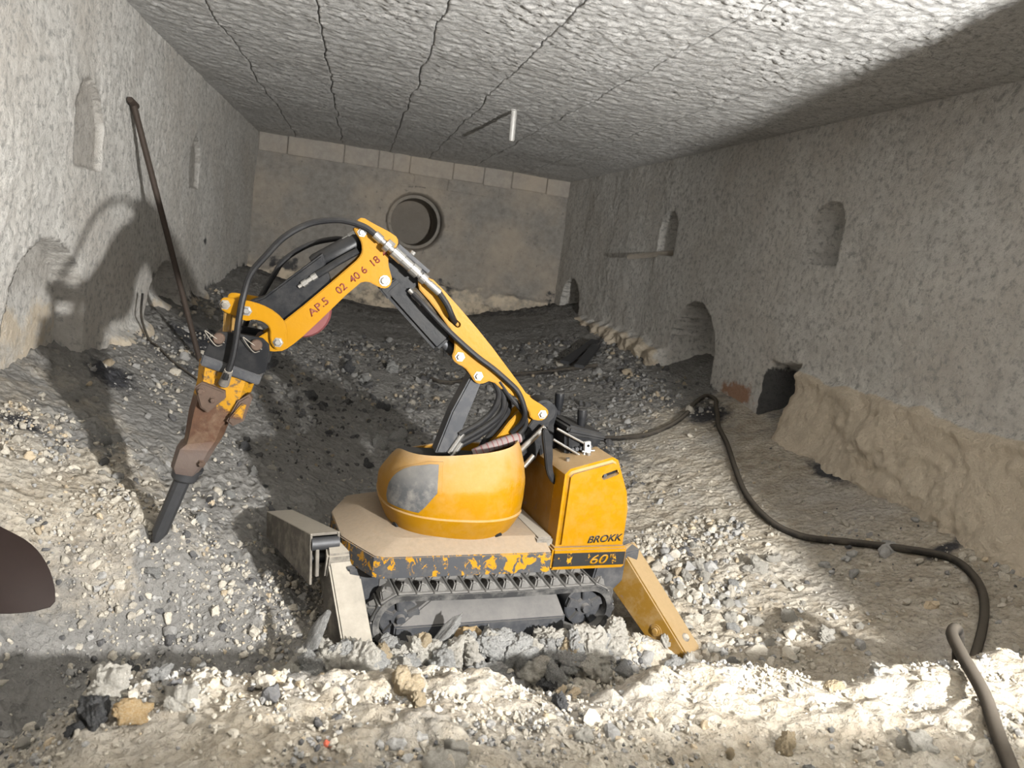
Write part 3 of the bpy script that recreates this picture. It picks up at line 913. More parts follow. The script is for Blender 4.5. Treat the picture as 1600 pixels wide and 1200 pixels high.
# ---- first arm link, between turret and rear joint
a1 = [(0.185, 0.822), (0.225, 0.825), (0.258, 0.800), (0.255, 0.775), (0.225, 0.752), (0.20, 0.735), (0.185, 0.70), (0.150, 0.655), (0.105, 0.60), (0.03, 0.58), (0.02, 0.61), (0.085, 0.69), (0.135, 0.775)]
for v in (-0.042, 0.030):
    MB(T).prism(chaikin(a1), v, v + 0.012, 0.003).build('lower_arm_plate', M_YEL, ROB)
MB(T).prism(chaikin([(0.18, 0.80), (0.22, 0.79), (0.17, 0.70), (0.10, 0.62), (0.05, 0.60), (0.10, 0.70)]), -0.034, 0.036, 0.003).build('lower_arm_web', M_YEL, ROB)

# ---- second arm link (boom)
BOOM = [(-0.234, 1.240), (-0.148, 1.173), (-0.007, 1.044), (0.092, 0.941), (0.134, 0.898), (0.173, 0.855), (0.240, 0.823), (0.257, 0.806), (0.250, 0.782), (0.230, 0.770), (0.192, 0.775), (0.180, 0.807), (0.136, 0.847), (0.082, 0.866), (0.031, 0.903), (-0.004, 0.884), (-0.028, 0.890), (-0.049, 0.918), (-0.070, 0.939), (-0.103, 0.951), (-0.119, 0.970), (-0.113, 0.993), (-0.114, 1.020), (-0.122, 1.050), (-0.203, 1.139), (-0.272, 1.201)]
bp = chaikin(BOOM)
boom = MB(T).prism(bp, -0.070, -0.057, 0.003).build('boom_plate', M_YEL, ROB)
cut(boom, MB(T).prism(capsule((-0.139, 1.102), (-0.112, 1.083), 0.0105), -0.10, -0.02, 0).build('cutter', M_DARK, ROB))
far = MB(T).prism(bp, 0.057, 0.070, 0.003).build('boom_plate', M_YEL, ROB)
MB(T).prism([(-0.240, 1.228), (-0.150, 1.160), (-0.010, 1.032), (0.09, 0.93), (0.155, 0.86), (0.13, 0.866), (0.05, 0.93), (-0.06, 1.03), (-0.255, 1.205)], -0.058, 0.058, 0.003).build('boom_web', M_YEL, ROB)
for (u, z) in ((-0.091, 0.974), (-0.018, 0.913), (0.233, 0.796)):
    bolt(boom, u, z, -0.070, 0.0115)
MB(T).cyl((0.233, -0.069, 0.796), (0.233, 0.069, 0.796), 0.016).build('joint_pin', M_ROD, ROB)
MB(T).lathe((0.245, -0.045, 0.80), (0.245, 0.05, 0.80), [(0, .044), (1, .044)], 20).build('joint_knuckle', M_DARK, ROB)
# black head of the boom under the third link
head = [(-0.347, 1.322), (-0.233, 1.246), (-0.262, 1.196), (-0.285, 1.172), (-0.363, 1.225), (-0.385, 1.27)]
for v in (-0.050, 0.040):
    MB(T).prism(head, v, v + 0.010, 0.003).build('boom_head_plate', M_DARK, ROB)
MB(T).prism([(-0.335, 1.325), (-0.225, 1.251), (-0.232, 1.241), (-0.345, 1.314)], -0.06, 0.06, 0.002).build('boom_head_cover', M_GREY, ROB)
MB(T).cyl((-0.285, 0.0, 1.296), (-0.280, 0.0, 1.306), 0.010, n=8).build('bolt', M_STEEL, ROB)
MB(T).prism([(-0.345, 1.285), (-0.315, 1.27), (-0.268, 1.205), (-0.30, 1.222)], -0.045, -0.02, 0.002).build('boom_head_web', M_YEL, ROB)
# boom cylinder, a squared black barrel below the boom
ax0, ax1 = Vector((-0.348, -0.005, 1.192)), Vector((-0.143, -0.005, 1.008))
mb = MB(T)
dd = (ax1 - ax0).normalized(); nn = Vector((-dd.z, 0, dd.x)); 
def oblong(a, b, h, w, bev=0.006):
    d_ = (b - a).normalized(); n_ = Vector((-d_.z, 0, d_.x)); vv = Vector((0, 1, 0))
    c = []
    for s_ in (-1, 1):
        for (pt, q) in ((a, -1), (b, -1), (b, 1), (a, 1)):
            c.append(tuple(pt + vv * w * q * 1.0 + n_ * h * s_))
    return c
mb.hexa(oblong(ax0, ax1, 0.040, 0.045), 0.014, 3)
bc = mb.build('boom_cylinder', M_DARK, ROB)
MB(T).prism([(-0.385, 1.170), (-0.330, 1.215), (-0.300, 1.200), (-0.31, 1.17), (-0.355, 1.14)], -0.048, 0.048, 0.005).build('cylinder_cap', M_DARK, bc)
MB(T).cyl((-0.16, -0.005, 1.02), (-0.091, -0.005, 0.972), 0.019).build('piston_rod', M_ROD, bc)
MB(T).cyl((-0.091, -0.056, 0.974), (-0.091, 0.056, 0.974), 0.024).build('rod_eye', M_DARK, bc)

# ---- third arm link
A3 = [(-0.486, 1.358), (-0.482, 1.344), (-0.462, 1.323), (-0.453, 1.295), (-0.455, 1.274), (-0.473, 1.247), (-0.669, 1.038), (-0.734, 0.985), (-0.752, 0.971), (-0.744, 0.932), (-0.681, 0.932), (-0.652, 0.950), (-0.601, 1.003), (-0.455, 1.183), (-0.425, 1.193), (-0.399, 1.182), (-0.373, 1.174), (-0.353, 1.183), (-0.347, 1.207), (-0.356, 1.229), (-0.365, 1.252), (-0.368, 1.276), (-0.363, 1.295), (-0.373, 1.307), (-0.413, 1.333), (-0.452, 1.357)]
a3p = chaikin(A3)
arm3 = MB(T).prism(a3p, -0.078, -0.064, 0.003).build('arm_plate', M_YEL, ROB)
MB(T).prism(a3p, 0.064, 0.078, 0.003).build('arm_plate', M_YEL, ROB)
MB(T).prism([(-0.655, 1.030), (-0.70, 0.985), (-0.70, 0.945), (-0.655, 0.958), (-0.605, 1.012), (-0.458, 1.193), (-0.405, 1.20), (-0.42, 1.24), (-0.47, 1.235)], -0.066, 0.066, 0.003).build('arm_web', M_YEL, ROB)
MB(T).prism(chaikin([(-0.486, 1.361), (-0.479, 1.380), (-0.462, 1.394), (-0.430, 1.380), (-0.352, 1.352), (-0.338, 1.333), (-0.345, 1.308), (-0.366, 1.300), (-0.412, 1.334), (-0.451, 1.356)]), -0.060, 0.060, 0.003).build('arm_head', M_YEL, ROB)
bolt(arm3, -0.372, 1.201, -0.078, 0.012); bolt(arm3, -0.459, 1.345, -0.078, 0.010)
for i, (txt, a) in enumerate((('AP.5', 0.03), ('02', .145), ('40 6', .20), ('18', .29), ('4', .335))):
    b0 = Vector((-0.612, 0, 1.035)); dr = Vector((0.70, 0, 0.72)).normalized()
    p = b0 + dr * a
    w = {'AP.5': .075, '02': .035, '40 6': .065, '18': .028, '4': .016}[txt]
    text_mesh('stencil_number', txt, M_STENCIL, arm3, p.x, p.z, -0.0783, 0.024, w, 0.0, T, math.atan2(dr.z, dr.x), bold=0.012)
MB(T).cyl((-0.36, -0.07, 1.285), (-0.36, 0.07, 1.285), 0.016).build('joint_pin', M_ROD, ROB)
# curved tilt link in front of the lower end
LK = [(-0.867, 1.083), (-0.854, 1.091), (-0.816, 1.089), (-0.773, 1.087), (-0.724, 1.074), (-0.683, 1.048), (-0.664, 1.019), (-0.660, 0.963), (-0.668, 0.946), (-0.689, 0.940), (-0.707, 0.956), (-0.713, 0.978), (-0.714, 1.004), (-0.725, 1.021), (-0.750, 1.031), (-0.783, 1.029), (-0.822, 1.035), (-0.860, 1.047), (-0.869, 1.063)]
for k, v in enumerate((-0.094, 0.082)):
    lk = MB(T).prism(chaikin(LK), v, v + 0.013, 0.003).build('tilt_link', M_YEL, ROB)
    if k == 0:
        for (u, z) in ((-0.853, 1.068), (-0.788, 1.056), (-0.687, 0.966)): bolt(lk, u, z, -0.094, 0.011, mat=M_STEEL if u > -.85 else M_CONC)
        MB(T).prism(disc(-0.788, 1.056, 0.031, 20), -0.0965, -0.093, 0.001).build('boss', M_YEL, lk)
for v in (-0.075, 0.05):
    MB(T).prism([(-0.858, 1.060), (-0.832, 1.060), (-0.833, 0.968), (-0.857, 0.968)], v, v + 0.024, 0.004).build('coupler_link', M_YELT, ROB)
# tilt cylinder inside the third link: tapered guard, barrel, pipe
MB(T).prism([(-0.575, 1.262), (-0.745, 1.100), (-0.790, 1.078), (-0.780, 1.050), (-0.690, 1.030), (-0.655, 1.025), (-0.535, 1.160)], -0.055, 0.055, 0.006).build('cylinder_guard', M_DARK, ROB)
MB(T).lathe((-0.462, -0.012, 1.318), (-0.60, -0.012, 1.218), [(0, .030), (.05, .034), (.92, .034), (1, .030)], 20).build('tilt_cylinder', M_DARK, ROB)
MB(T).tube([(-0.465, -0.052, 1.285), (-0.52, -0.055, 1.245), (-0.587, -0.058, 1.191)], 0.012).build('hydraulic_pipe', M_DARK, ROB)
ft = MB(T); ft.lathe((-0.585, -0.058, 1.193), (-0.640, -0.060, 1.146), [(0, .011), (.3, .011), (.31, .008), (.55, .008), (.56, .011), (.8, .011), (.81, .006), (1, .006)], 10); ft.build('hose_fitting', M_STEEL, ROB)
ft = MB(T); ft.lathe((-0.478, -0.02, 1.338), (-0.515, -0.02, 1.312), [(0, .012), (.5, .012), (.51, .008), (1, .008)], 10); ft.build('hose_fitting', M_STEEL, ROB)
MB(T).lathe((-0.630, 0.080, 1.062), (-0.630, 0.110, 1.062), [(0, .095), (.5, .102), (1, .095)], 28).build('red_lamp_guard', M_RED, ROB)

# ---- hydraulic breaker
brk = empty('hydraulic_breaker'); brk.parent = ROB
for v in (-0.098, 0.080):
    MB(T).prism([(-0.906, 0.910), (-0.888, 0.961), (-0.868, 0.980), (-0.834, 0.983), (-0.735, 0.974), (-0.714, 0.956), (-0.709, 0.923), (-0.718, 0.866), (-0.750, 0.849), (-0.905, 0.892)], v, v + 0.018, 0.003).build('mounting_bracket', M_DARK, brk)
MB(T).hexa([(-0.915, -.105, .872), (-0.735, -.105, .822), (-0.735, .105, .822), (-0.915, .105, .872), (-0.908, -.105, .905), (-0.728, -.105, .853), (-0.728, .105, .853), (-0.908, .105, .905)], 0.004).build('mounting_flange', M_GREY, brk)
MB(T).prism([(-0.875, 0.965), (-0.74, 0.955), (-0.74, 0.85), (-0.90, 0.895)], -0.07, 0.07, 0.004).build('bracket_web', M_DARK, brk)
for (u, z) in ((-0.863, 0.962), (-0.751, 0.953)):
    pn = MB(T).lathe((u, -.118, z), (u, .11, z), [(0, .014), (.02, .018), (.98, .018), (1, .014)], 16).build('lock_pin', M_RUST, brk)
    MB(T).tube([(u + .018, -.112, z - .012), (u - .012, -.118, z + .004), (u - .040, -.117, z + .022), (u - .030, -.115, z + .004), (u - .006, -.116, z - .022), (u + .012, -.116, z - .018)], 0.0015, 6).build('pin_clip', M_CONC, pn)
Lp = [(-0.924, 0.880), (-0.927, 0.810), (-0.947, 0.711), (-0.955, 0.625), (-0.959, 0.598), (-0.978, 0.584), (-0.993, 0.516), (-0.984, 0.494)]
Rp = [(-0.752, 0.826), (-0.768, 0.766), (-0.800, 0.704), (-0.826, 0.672), (-0.842, 0.620), (-0.860, 0.585), (-0.880, 0.540), (-0.915, 0.486)]
dp = [.085, .088, .080, .072, .068, .074, .068, .050]
rings = []
for (l, r, d) in zip(Lp, Rp, dp):
    lu = Vector((l[0], 0, l[1])); ru = Vector((r[0], 0, r[1])); c = (ru - lu)
    ring = []
    for a, vv in ((0.0, -.55), (0.14, -1), (0.86, -1), (1.0, -.55), (1.0, .55), (0.86, 1), (0.14, 1), (0.0, .55)):
        p = lu + c * a; ring.append((p.x, d * vv, p.z))
    rings.append(ring)
body = MB(T).rings(rings).build('breaker_body', M_BREAK, brk, 0.35)
MB(T).prism([(-0.925, 0.800), (-0.905, 0.818), (-0.835, 0.795), (-0.832, 0.772), (-0.882, 0.720), (-0.905, 0.735)], -0.108, -0.080, 0.005).build('side_lug', M_RUST, body)
bolt(body, -0.905, 0.790, -0.108, 0.010, mat=M_RUST); bolt(body, -0.868, 0.764, -0.108, 0.008, mat=M_RUST)
MB(T).prism([(-0.795, 0.765), (-0.762, 0.790), (-0.752, 0.775), (-0.772, 0.700), (-0.805, 0.680), (-0.825, 0.695)], -0.102, -0.06, 0.006).build('side_lug', M_RUST, body)
MB(T).prism([(-0.815, 0.71), (-0.778, 0.705), (-0.768, 0.755), (-0.78, 0.76)], -0.112, -0.09, 0.004).build('valve_cover', M_BREAK, body)
bolt(body, -0.895, 0.540, -0.070, 0.009, mat=M_RUST)
MB(T).lathe((-0.946, 0, 0.505), (-0.958, 0, 0.458), [(0, .052), (.25, .050), (.3, .044), (.85, .042), (1, .036)], 20).build('tool_collar', M_ROD, brk)
cdir = Vector((-1.030 + 0.958, 0, 0.235 - 0.46)).normalized()
mb = MB(T); c0 = Vector((-0.955, 0, 0.475)); c1 = Vector((-1.020, 0, 0.272))
n_ = Vector((-cdir.z, 0, cdir.x))
rr = []
for p, w, h in ((c0, .027, .027), (c1, .026, .026), (c1 + (c1 - c0).normalized() * .035, .011, .024)):
    rr.append([tuple(p + n_ * w * math.cos(a) + Vector((0, 1, 0)) * h * math.sin(a)) for a in [math.pi * (k + .5) / 6 for k in range(12)]])
mb.rings(rr).build('chisel', M_ROD, brk, 0.5)

# ---- hoses and fittings
def hose(name, pts2, v, r=0.0095, mat=None, parent=None, sub=5):
    vs_ = v if isinstance(v, (list, tuple)) else [v] * len(pts2)
    return MB(T).tube([(p[0], w, p[1]) for p, w in zip(pts2, vs_)], r, 10, sub).build(name, mat or M_RUBBER, parent or ROB)
hose('hydraulic_hose', [(-0.416, 1.343), (-0.453, 1.363), (-0.504, 1.373), (-0.553, 1.371), (-0.624, 1.349), (-0.692, 1.300), (-0.744, 1.233), (-0.783, 1.174), (-0.799, 1.107), (-0.806, 1.036), (-0.811, 0.959), (-0.820, 0.891), (-0.836, 0.838)], [-.10] * 5 + [-.11] * 4 + [-.125] * 4, 0.0105)
MB(T).lathe((-0.826, -.125, 0.868), (-0.842, -.10, 0.812), [(0, .013), (.5, .015), (.9, .017), (1, .012)], 12).build('hose_fitting', M_CONC, ROB)
hose('hydraulic_hose', [(-0.439, 1.300), (-0.505, 1.312), (-0.547, 1.309), (-0.623, 1.280), (-0.696, 1.222), (-0.728, 1.165), (-0.755, 1.107), (-0.795, 1.021), (-0.811, 0.965), (-0.82, 0.86)], .10, 0.0095)
FA = [Vector((-0.420, -.10, 1.345)), Vector((-0.192, -.10, 1.185))]
mb = MB(T)
mb.lathe(FA[0], FA[1], [(0, .0145), (.10, .0145), (.11, .010), (.15, .010), (.16, .022), (.22, .022), (.23, .011), (.27, .011), (.28, .020), (.42, .020), (.43, .0175), (.55, .0175), (.56, .0205), (.66, .0205), (.67, .012), (.70, .012), (.71, .0175), (.78, .0175), (.79, .011), (.83, .011), (.84, .0125), (1, .0125)], 14)
mb.cyl((-0.372, -.10, 1.312), (-0.362, -.10, 1.330), .014, n=6)
mb.build('hose_coupling', M_STEEL, ROB, 0.4)
hose('hydraulic_hose', [(-0.194, 1.186), (-0.163, 1.150), (-0.139, 1.112), (-0.115, 1.085)], [-.10, -.10, -.09, -.04], 0.0105)
hose('hydraulic_hose', [(-0.275, 1.170), (-0.240, 1.142), (-0.191, 1.099), (-0.126, 1.047), (-0.038, 0.985), (0.030, 0.945), (0.088, 0.905), (0.124, 0.876), (0.149, 0.837), (0.164, 0.796), (0.160, 0.759), (0.135, 0.715)], [-.075] + [-.088] * 8 + [-.085, -.07, -.05], 0.0095)
MB(T).lathe((-0.287, -.06, 1.180), (-0.240, -.075, 1.140), [(0, .009), (.3, .009), (.31, .012), (.6, .012), (.61, .010), (1, .0115)], 12).build('hose_fitting', M_STEEL, ROB)
hose('hydraulic_hose', [(0.035, 0.91), (0.067, 0.854), (0.056, 0.796), (0.015, 0.745), (-0.055, 0.695)], -.055, 0.0105)
hose('hydraulic_hose', [(0.05, 0.91), (0.088, 0.837), (0.082, 0.779), (0.027, 0.723), (-0.055, 0.665)], -.050, 0.0105)
hose('hydraulic_hose', [(0.07, 0.90), (0.102, 0.828), (0.088, 0.760), (0.033, 0.699), (-0.055, 0.640)], -.030, 0.0105)
hose('hydraulic_hose', [(0.06, 0.90), (0.11, 0.845), (0.145, 0.815), (0.170, 0.783), (0.178, 0.745), (0.150, 0.70)], -.062, 0.0095)
hose('hydraulic_hose', [(0.08, 0.88), (0.125, 0.80), (0.10, 0.73), (0.05, 0.66), (0.03, 0.60)], .0, 0.0105)
for (u, z) in ((-0.055, 0.695), (-0.055, 0.66)):
    MB(T).cyl((u + .012, -.055, z + .006), (u - .028, -.055, z - .07), .010).build('hose_fitting', M_STEEL, ROB)
# spiral-wrapped hose bundle with red rings
wrap = MB(T).tube([(0.000, -.072, 0.632), (0.057, -.075, 0.664), (0.102, -.072, 0.683), (0.165, -.06, 0.703)], 0.019, 12).build('hose_wrap', M_WRAP, ROB)
pth = smooth_path([(0.000, -.072, 0.632), (0.057, -.075, 0.664), (0.102, -.072, 0.683), (0.165, -.06, 0.703)], 6)
for k in range(1, 18, 2):
    a, b = pth[k], pth[k + 1]
    MB(T).cyl(tuple(a), tuple(a + (b - a) * .35), .0202, n=12).build('red_ring', M_RED, wrap)
# cylinder between hood and boom, with a flat guard
gp = [(-0.043, 0.900), (-0.012, 0.925), (0.004, 0.905), (-0.018, 0.820), (-0.075, 0.612), (-0.132, 0.622), (-0.092, 0.775)]
MB(T).prism(gp, -0.052, 0.04, 0.006).build('lift_cylinder', M_GREY, ROB)
MB(T).cyl((-0.018, -0.056, 0.913), (-0.018, 0.056, 0.913), 0.022).build('rod_eye', M_DARK, ROB)

# ---- valve block with joysticks on the cabinet
vb = MB().hexa([(0.315, -.15, .652), (0.450, -.15, .690), (0.450, .06, .690), (0.315, .06, .652), (0.300, -.15, .745), (0.455, -.15, .735), (0.455, .06, .735), (0.300, .06, .745)], 0.012, 3).build('valve_block', M_DARK, ROB)
MB().hexa([(0.300, -.16, .742), (0.472, -.16, .718), (0.472, .07, .718), (0.300, .07, .742), (0.310, -.15, .772), (0.462, -.15, .744), (0.462, .06, .744), (0.310, .06, .772)], 0.010, 3).build('valve_cover', M_DARK, vb)
for k in range(5):
    MB().cyl((0.33 + .018 * k, -.152, .685 + .003 * k), (0.33 + .018 * k, -.166, .685 + .003 * k), .008, n=8).build('valve_plug', M_ROD, vb)
for (u, v, z0) in ((0.345, 0.02, 0.770), (0.392, -0.09, 0.735)):
    MB().lathe((u, v, z0), (u - .006, v, z0 + 0.087), [(0, .010), (.2, .010), (.22, .013), (.45, .0165), (.85, .0185), (.95, .0175), (1, .012)], 16).build('joystick', M_DARK, vb)
MB().tube([(0.255, -.165, .762), (0.31, -.17, .738), (0.375, -.175, .711)], .0045, 8).build('linkage_rod', M_STEEL, vb)
MB().tube([(0.247, -.165, .722), (0.31, -.17, .692), (0.378, -.175, .659)], .0045, 8).build('linkage_rod', M_STEEL, vb)
cl = MB().prism([(0.364, 0.720), (0.386, 0.724), (0.392, 0.692), (0.384, 0.648), (0.362, 0.650), (0.368, 0.690)], -0.190, -0.172, 0.003).build('linkage_clamp', M_PLAIN, vb)
for z in (0.710, 0.662):
    MB().cyl((0.376, -.188, z), (0.376, -.194, z), .005, n=10).build('bolt', M_DARK, cl)
MB().tube([(0.36, -.181, .685), (0.41, -.181, .69)], .004, 8).build('linkage_pin', M_STEEL, cl)
MB().prism(chaikin([(0.182, 0.768), (0.200, 0.770), (0.220, 0.737), (0.236, 0.680), (0.240, 0.630), (0.266, 0.572), (0.254, 0.566), (0.222, 0.610), (0.206, 0.675), (0.190, 0.730)]), -0.205, -0.185, 0.003).build('rubber_flap', M_RUBBER, ROB)
MB().prism([(0.245, 0.69), (0.262, 0.80), (0.285, 0.825), (0.305, 0.80), (0.295, 0.745), (0.32, 0.66), (0.26, 0.62)], -0.06, 0.06, 0.004).build('valve_stand', M_DARK, ROB)

# ---- outriggers
def beam(name, p0, p1, w, h0, h1, mat, side=None, bev=0.006):
    """box beam from p0 to p1 (top centre line), width w, depth h0 to h1"""
    p0 = Vector(p0); p1 = Vector(p1); d_ = (p1 - p0).normalized()
    s_ = Vector(side).normalized() if side else d_.cross(Vector((0, 0, 1))).normalized()
    s_ = (s_ - d_ * s_.dot(d_)).normalized()
    n_ = s_.cross(d_)
    if n_.z < 0: n_ = -n_
    c = [p0 - s_ * w - n_ * h0, p1 - s_ * w - n_ * h1, p1 + s_ * w - n_ * h1, p0 + s_ * w - n_ * h0, p0 - s_ * w, p1 - s_ * w, p1 + s_ * w, p0 + s_ * w]
    return MB().hexa([tuple(q) for q in c], bev).build(name, mat, ROB)
rear = beam('outrigger_leg', (0.605, -0.20, 0.335), (0.752, -0.505, 0.055), 0.050, 0.15, 0.105, M_YELT)
rear2 = beam('outrigger_leg', (0.605, 0.20, 0.335), (0.752, 0.505, 0.055), 0.050, 0.15, 0.105, M_YELT)
MB().prism([(0.44, 0.16), (0.46, 0.30), (0.63, 0.33), (0.63, 0.26), (0.54, 0.17)], -0.25, -0.16, 0.006).build('outrigger_bracket', M_GREY, ROB)
MB().prism([(0.44, 0.16), (0.46, 0.30), (0.63, 0.33), (0.63, 0.26), (0.54, 0.17)], 0.16, 0.25, 0.006).build('outrigger_bracket', M_GREY, ROB)
dl = (Vector((0.752, -0.505, 0.055)) - Vector((0.605, -0.20, 0.335))).normalized()
sd_ = dl.cross(Vector((0, 0, 1))).normalized()
for o_, sgn in ((rear, 1),):
    c = Vector((0.605, -0.20, 0.335)) + dl * 0.315
    nrm = sd_.cross(dl); nrm = nrm if nrm.z > 0 else -nrm
    out = -sd_ if sd_.x > 0 else sd_
    a = c - nrm * 0.060 + out * 0.049
    MB().lathe(tuple(a), tuple(a + out * .012), [(0, .024), (.3, .024), (.31, .018), (.6, .018), (.61, .012), (1, .010)], 16).build('pivot_bolt', M_YELT, o_)
    b = Vector((0.605, -0.20, 0.335)) + dl * 0.385
    MB().lathe(tuple(b), tuple(b + nrm * .010), [(0, .016), (.5, .015), (1, .010)], 8).build('bolt', M_CONC, o_)
near = beam('outrigger_leg', (-0.452, -0.165, 0.300), (-0.395, -0.41, 0.005), 0.050, 0.11, 0.12, M_CONC, side=(1, .2, 0))
knee = MB().hexa([(-0.51, -.19, .235), (-0.41, -.17, .235), (-0.40, -.10, .235), (-0.50, -.10, .235), (-0.505, -.185, .315), (-0.425, -.17, .315), (-0.41, -.08, .335), (-0.50, -.08, .335)], 0.008).build('outrigger_knuckle', M_CONC, ROB)
# far front leg: a folded steel channel, open at the hinge end
f0 = Vector((-0.508, -0.125, 0.368)); f1 = Vector((-0.60, 0.42, 0.235))
d_ = (f1 - f0).normalized(); s_ = d_.cross(Vector((0, 0, 1))).normalized(); n_ = s_.cross(d_); n_ = n_ if n_.z > 0 else -n_
mb = MB()
def slabq(pa, pb, w0, w1, t, h0, h1):
    pass
for sgn in (-1, 1):
    a0 = f0 + s_ * sgn * .050; a1_ = f1 + s_ * sgn * .050; i0 = f0 + s_ * sgn * .042; i1 = f1 + s_ * sgn * .042
    mb.hexa([tuple(q) for q in (a0 - n_ * .165, a1_ - n_ * .10, i1 - n_ * .10, i0 - n_ * .165, a0, a1_, i1, i0)], 0.002, 1)
mb.hexa([tuple(q) for q in (f0 - s_ * .05 - n_ * .008, f1 - s_ * .05 - n_ * .008, f1 + s_ * .05 - n_ * .008, f0 + s_ * .05 - n_ * .008, f0 - s_ * .05, f1 - s_ * .05, f1 + s_ * .05, f0 + s_ * .05)], 0.004, 2)
farleg = mb.build('outrigger_leg', M_CONC, ROB)
for sgn in (-1, 1):
    a = f0 + s_ * sgn * .026 - n_ * .02 - d_ * .004
    MB().hexa([tuple(q) for q in (a - n_ * .12 - s_ * .006, a - n_ * .12 + s_ * .006, a - n_ * .12 + s_ * .006 + d_ * .06, a - n_ * .12 - s_ * .006 + d_ * .06, a - s_ * .006, a + s_ * .006, a + s_ * .006 + d_ * .06, a - s_ * .006 + d_ * .06)], 0.002, 1).build('hinge_ear', M_CONC, farleg)
MB().cyl(tuple(f0 - s_ * .046 - n_ * .035 + d_ * .01), tuple(f0 + s_ * .046 - n_ * .035 + d_ * .01), .022).build('hinge_pin', M_ROD, farleg)
MB().cyl(tuple(f0 - s_ * .046 - n_ * .085 + d_ * .03), tuple(f0 + s_ * .046 - n_ * .085 + d_ * .03), .018).build('hinge_pin', M_DARK, farleg)

# ------------------------------------------------------------------ cables, bars, shovel
def on_ground(pts, lift):
    return [(x, y, float(ground(x, y)) + lift) for x, y in pts]

cb = on_ground([(1.10, 3.10), (1.32, 3.75), (1.50, 4.25), (1.675, 4.56), (1.837, 4.52), (1.983, 4.45), (2.175, 4.52), (2.337, 4.65), (2.46, 4.80), (2.56, 4.84), (2.57, 4.72), (2.52, 4.60), (2.466, 4.46), (2.399, 4.295), (2.324, 4.02), (2.194, 3.655), (2.108, 3.36), (2.039, 3.02), (2.089, 2.83), (2.209, 2.685), (2.339, 2.535), (2.431, 2.365), (2.403, 2.205), (2.315, 2.06), (2.159, 1.90), (1.93, 1.72)], 0.022)
cb = [(0.90, 2.92, 0.42), (0.98, 2.98, 0.25)] + cb + [(1.74, 1.60, 0.475), (1.645, 1.53, 0.510), (1.575, 1.42, 0.512), (1.506, 1.28, 0.500), (1.399, 1.115, 0.482), (1.28, 0.9, 0.465), (1.15, 0.5, 0.43)]
o = MB().tube(cb, 0.0155, 12, 6).build('power_cable', M_CABLE)
tag(o, 'thick black power cable snaking from the robot along the right slope to the foreground', 'cable')
o = MB().tube(on_ground([(0.641, 6.12), (0.72, 6.02), (0.789, 5.97), (0.90, 6.00), (1.024, 6.12), (1.25, 6.28), (1.47, 6.36), (1.70, 6.33), (1.92, 6.28), (2.2, 6.25)], 0.03), 0.017, 10, 5).build('hose', M_CABLE)
tag(o, 'dark hose lying across the ashy floor behind the boom', 'hose')
o = MB().tube([(-1.235, 4.86, 0.80), (-1.225, 4.82, 0.66)] + on_ground([(-1.16, 4.76), (-1.10, 4.70), (-0.982, 4.58), (-0.817, 4.48), (-0.72, 4.42)], 0.02), 0.007, 8, 5).build('thin_cable', M_CABLE)
tag(o, 'thin dark cable hanging from the left wall and lying on the rubble behind the breaker', 'cable')

rod = empty('steel_bar', (-0.86, 4.90, 0.30))
tag(rod, 'long dark steel bar with a T-shaped head leaning on the left wall', 'bar')
A, Bq = Vector((0, 0, 0)), Vector((-1.262 + 0.86, 4.60 - 4.90, 1.862 - 0.30))
MB().tube([A, A.lerp(Bq, .5), Bq], 0.0165, 10, 2).build('shaft', M_BARK, rod)
MB().lathe(Bq + Vector((0.0, -0.065, 0.008)), Bq + Vector((0.0, 0.065, -0.008)), [(0, .014), (.08, .019), (.92, .019), (1, .014)], 10).build('cross_head', M_BARK, rod)

tube = MB().lathe((1.01, 5.52, ZC + 0.01), (1.02, 5.52, ZC - 0.215), [(0, .030), (.06, .030), (.08, .022), (.95, .022), (1, .018)], 14).build('hanging_tube', M_PLAIN)
tag(tube, 'short white tube hanging straight down from the ceiling', 'tube')

brd = MB().hexa([(2.50, 6.78, 1.45), (2.53, 6.80, 1.425), (2.78, 6.22, 1.52), (2.75, 6.20, 1.545), (2.52, 6.81, 1.475), (2.55, 6.83, 1.45), (2.80, 6.25, 1.545), (2.77, 6.23, 1.57)], 0.004).build('wooden_board', M_WOOD)
tag(brd, 'grey splintered board sticking out of the farther niche in the right wall', 'board')
for nm, a, b, lab in (('plank', (1.93, 6.38), (2.36, 6.88), 'dark charred plank lying on the rubble below the right wall'), ('plank', (2.02, 6.22), (2.30, 6.66), 'shorter grey plank lying nearer the camera than the charred one')):
    za, zb = float(ground(*a)) + .05, float(ground(*b)) + .09
    d_ = (Vector((b[0], b[1], zb)) - Vector((a[0], a[1], za))); s_ = d_.cross(Vector((0, 0, 1))).normalized() * .045; t_ = Vector((0, 0, .028))
    p0 = Vector((a[0], a[1], za)); p1 = Vector((b[0], b[1], zb))
    tag(MB().hexa([tuple(q) for q in (p0 - s_, p1 - s_, p1 + s_, p0 + s_, p0 - s_ + t_, p1 - s_ + t_, p1 + s_ + t_, p0 + s_ + t_)], 0.004).build(nm, M_ROD if 'charred' in lab else M_WOOD, None), lab, 'plank')

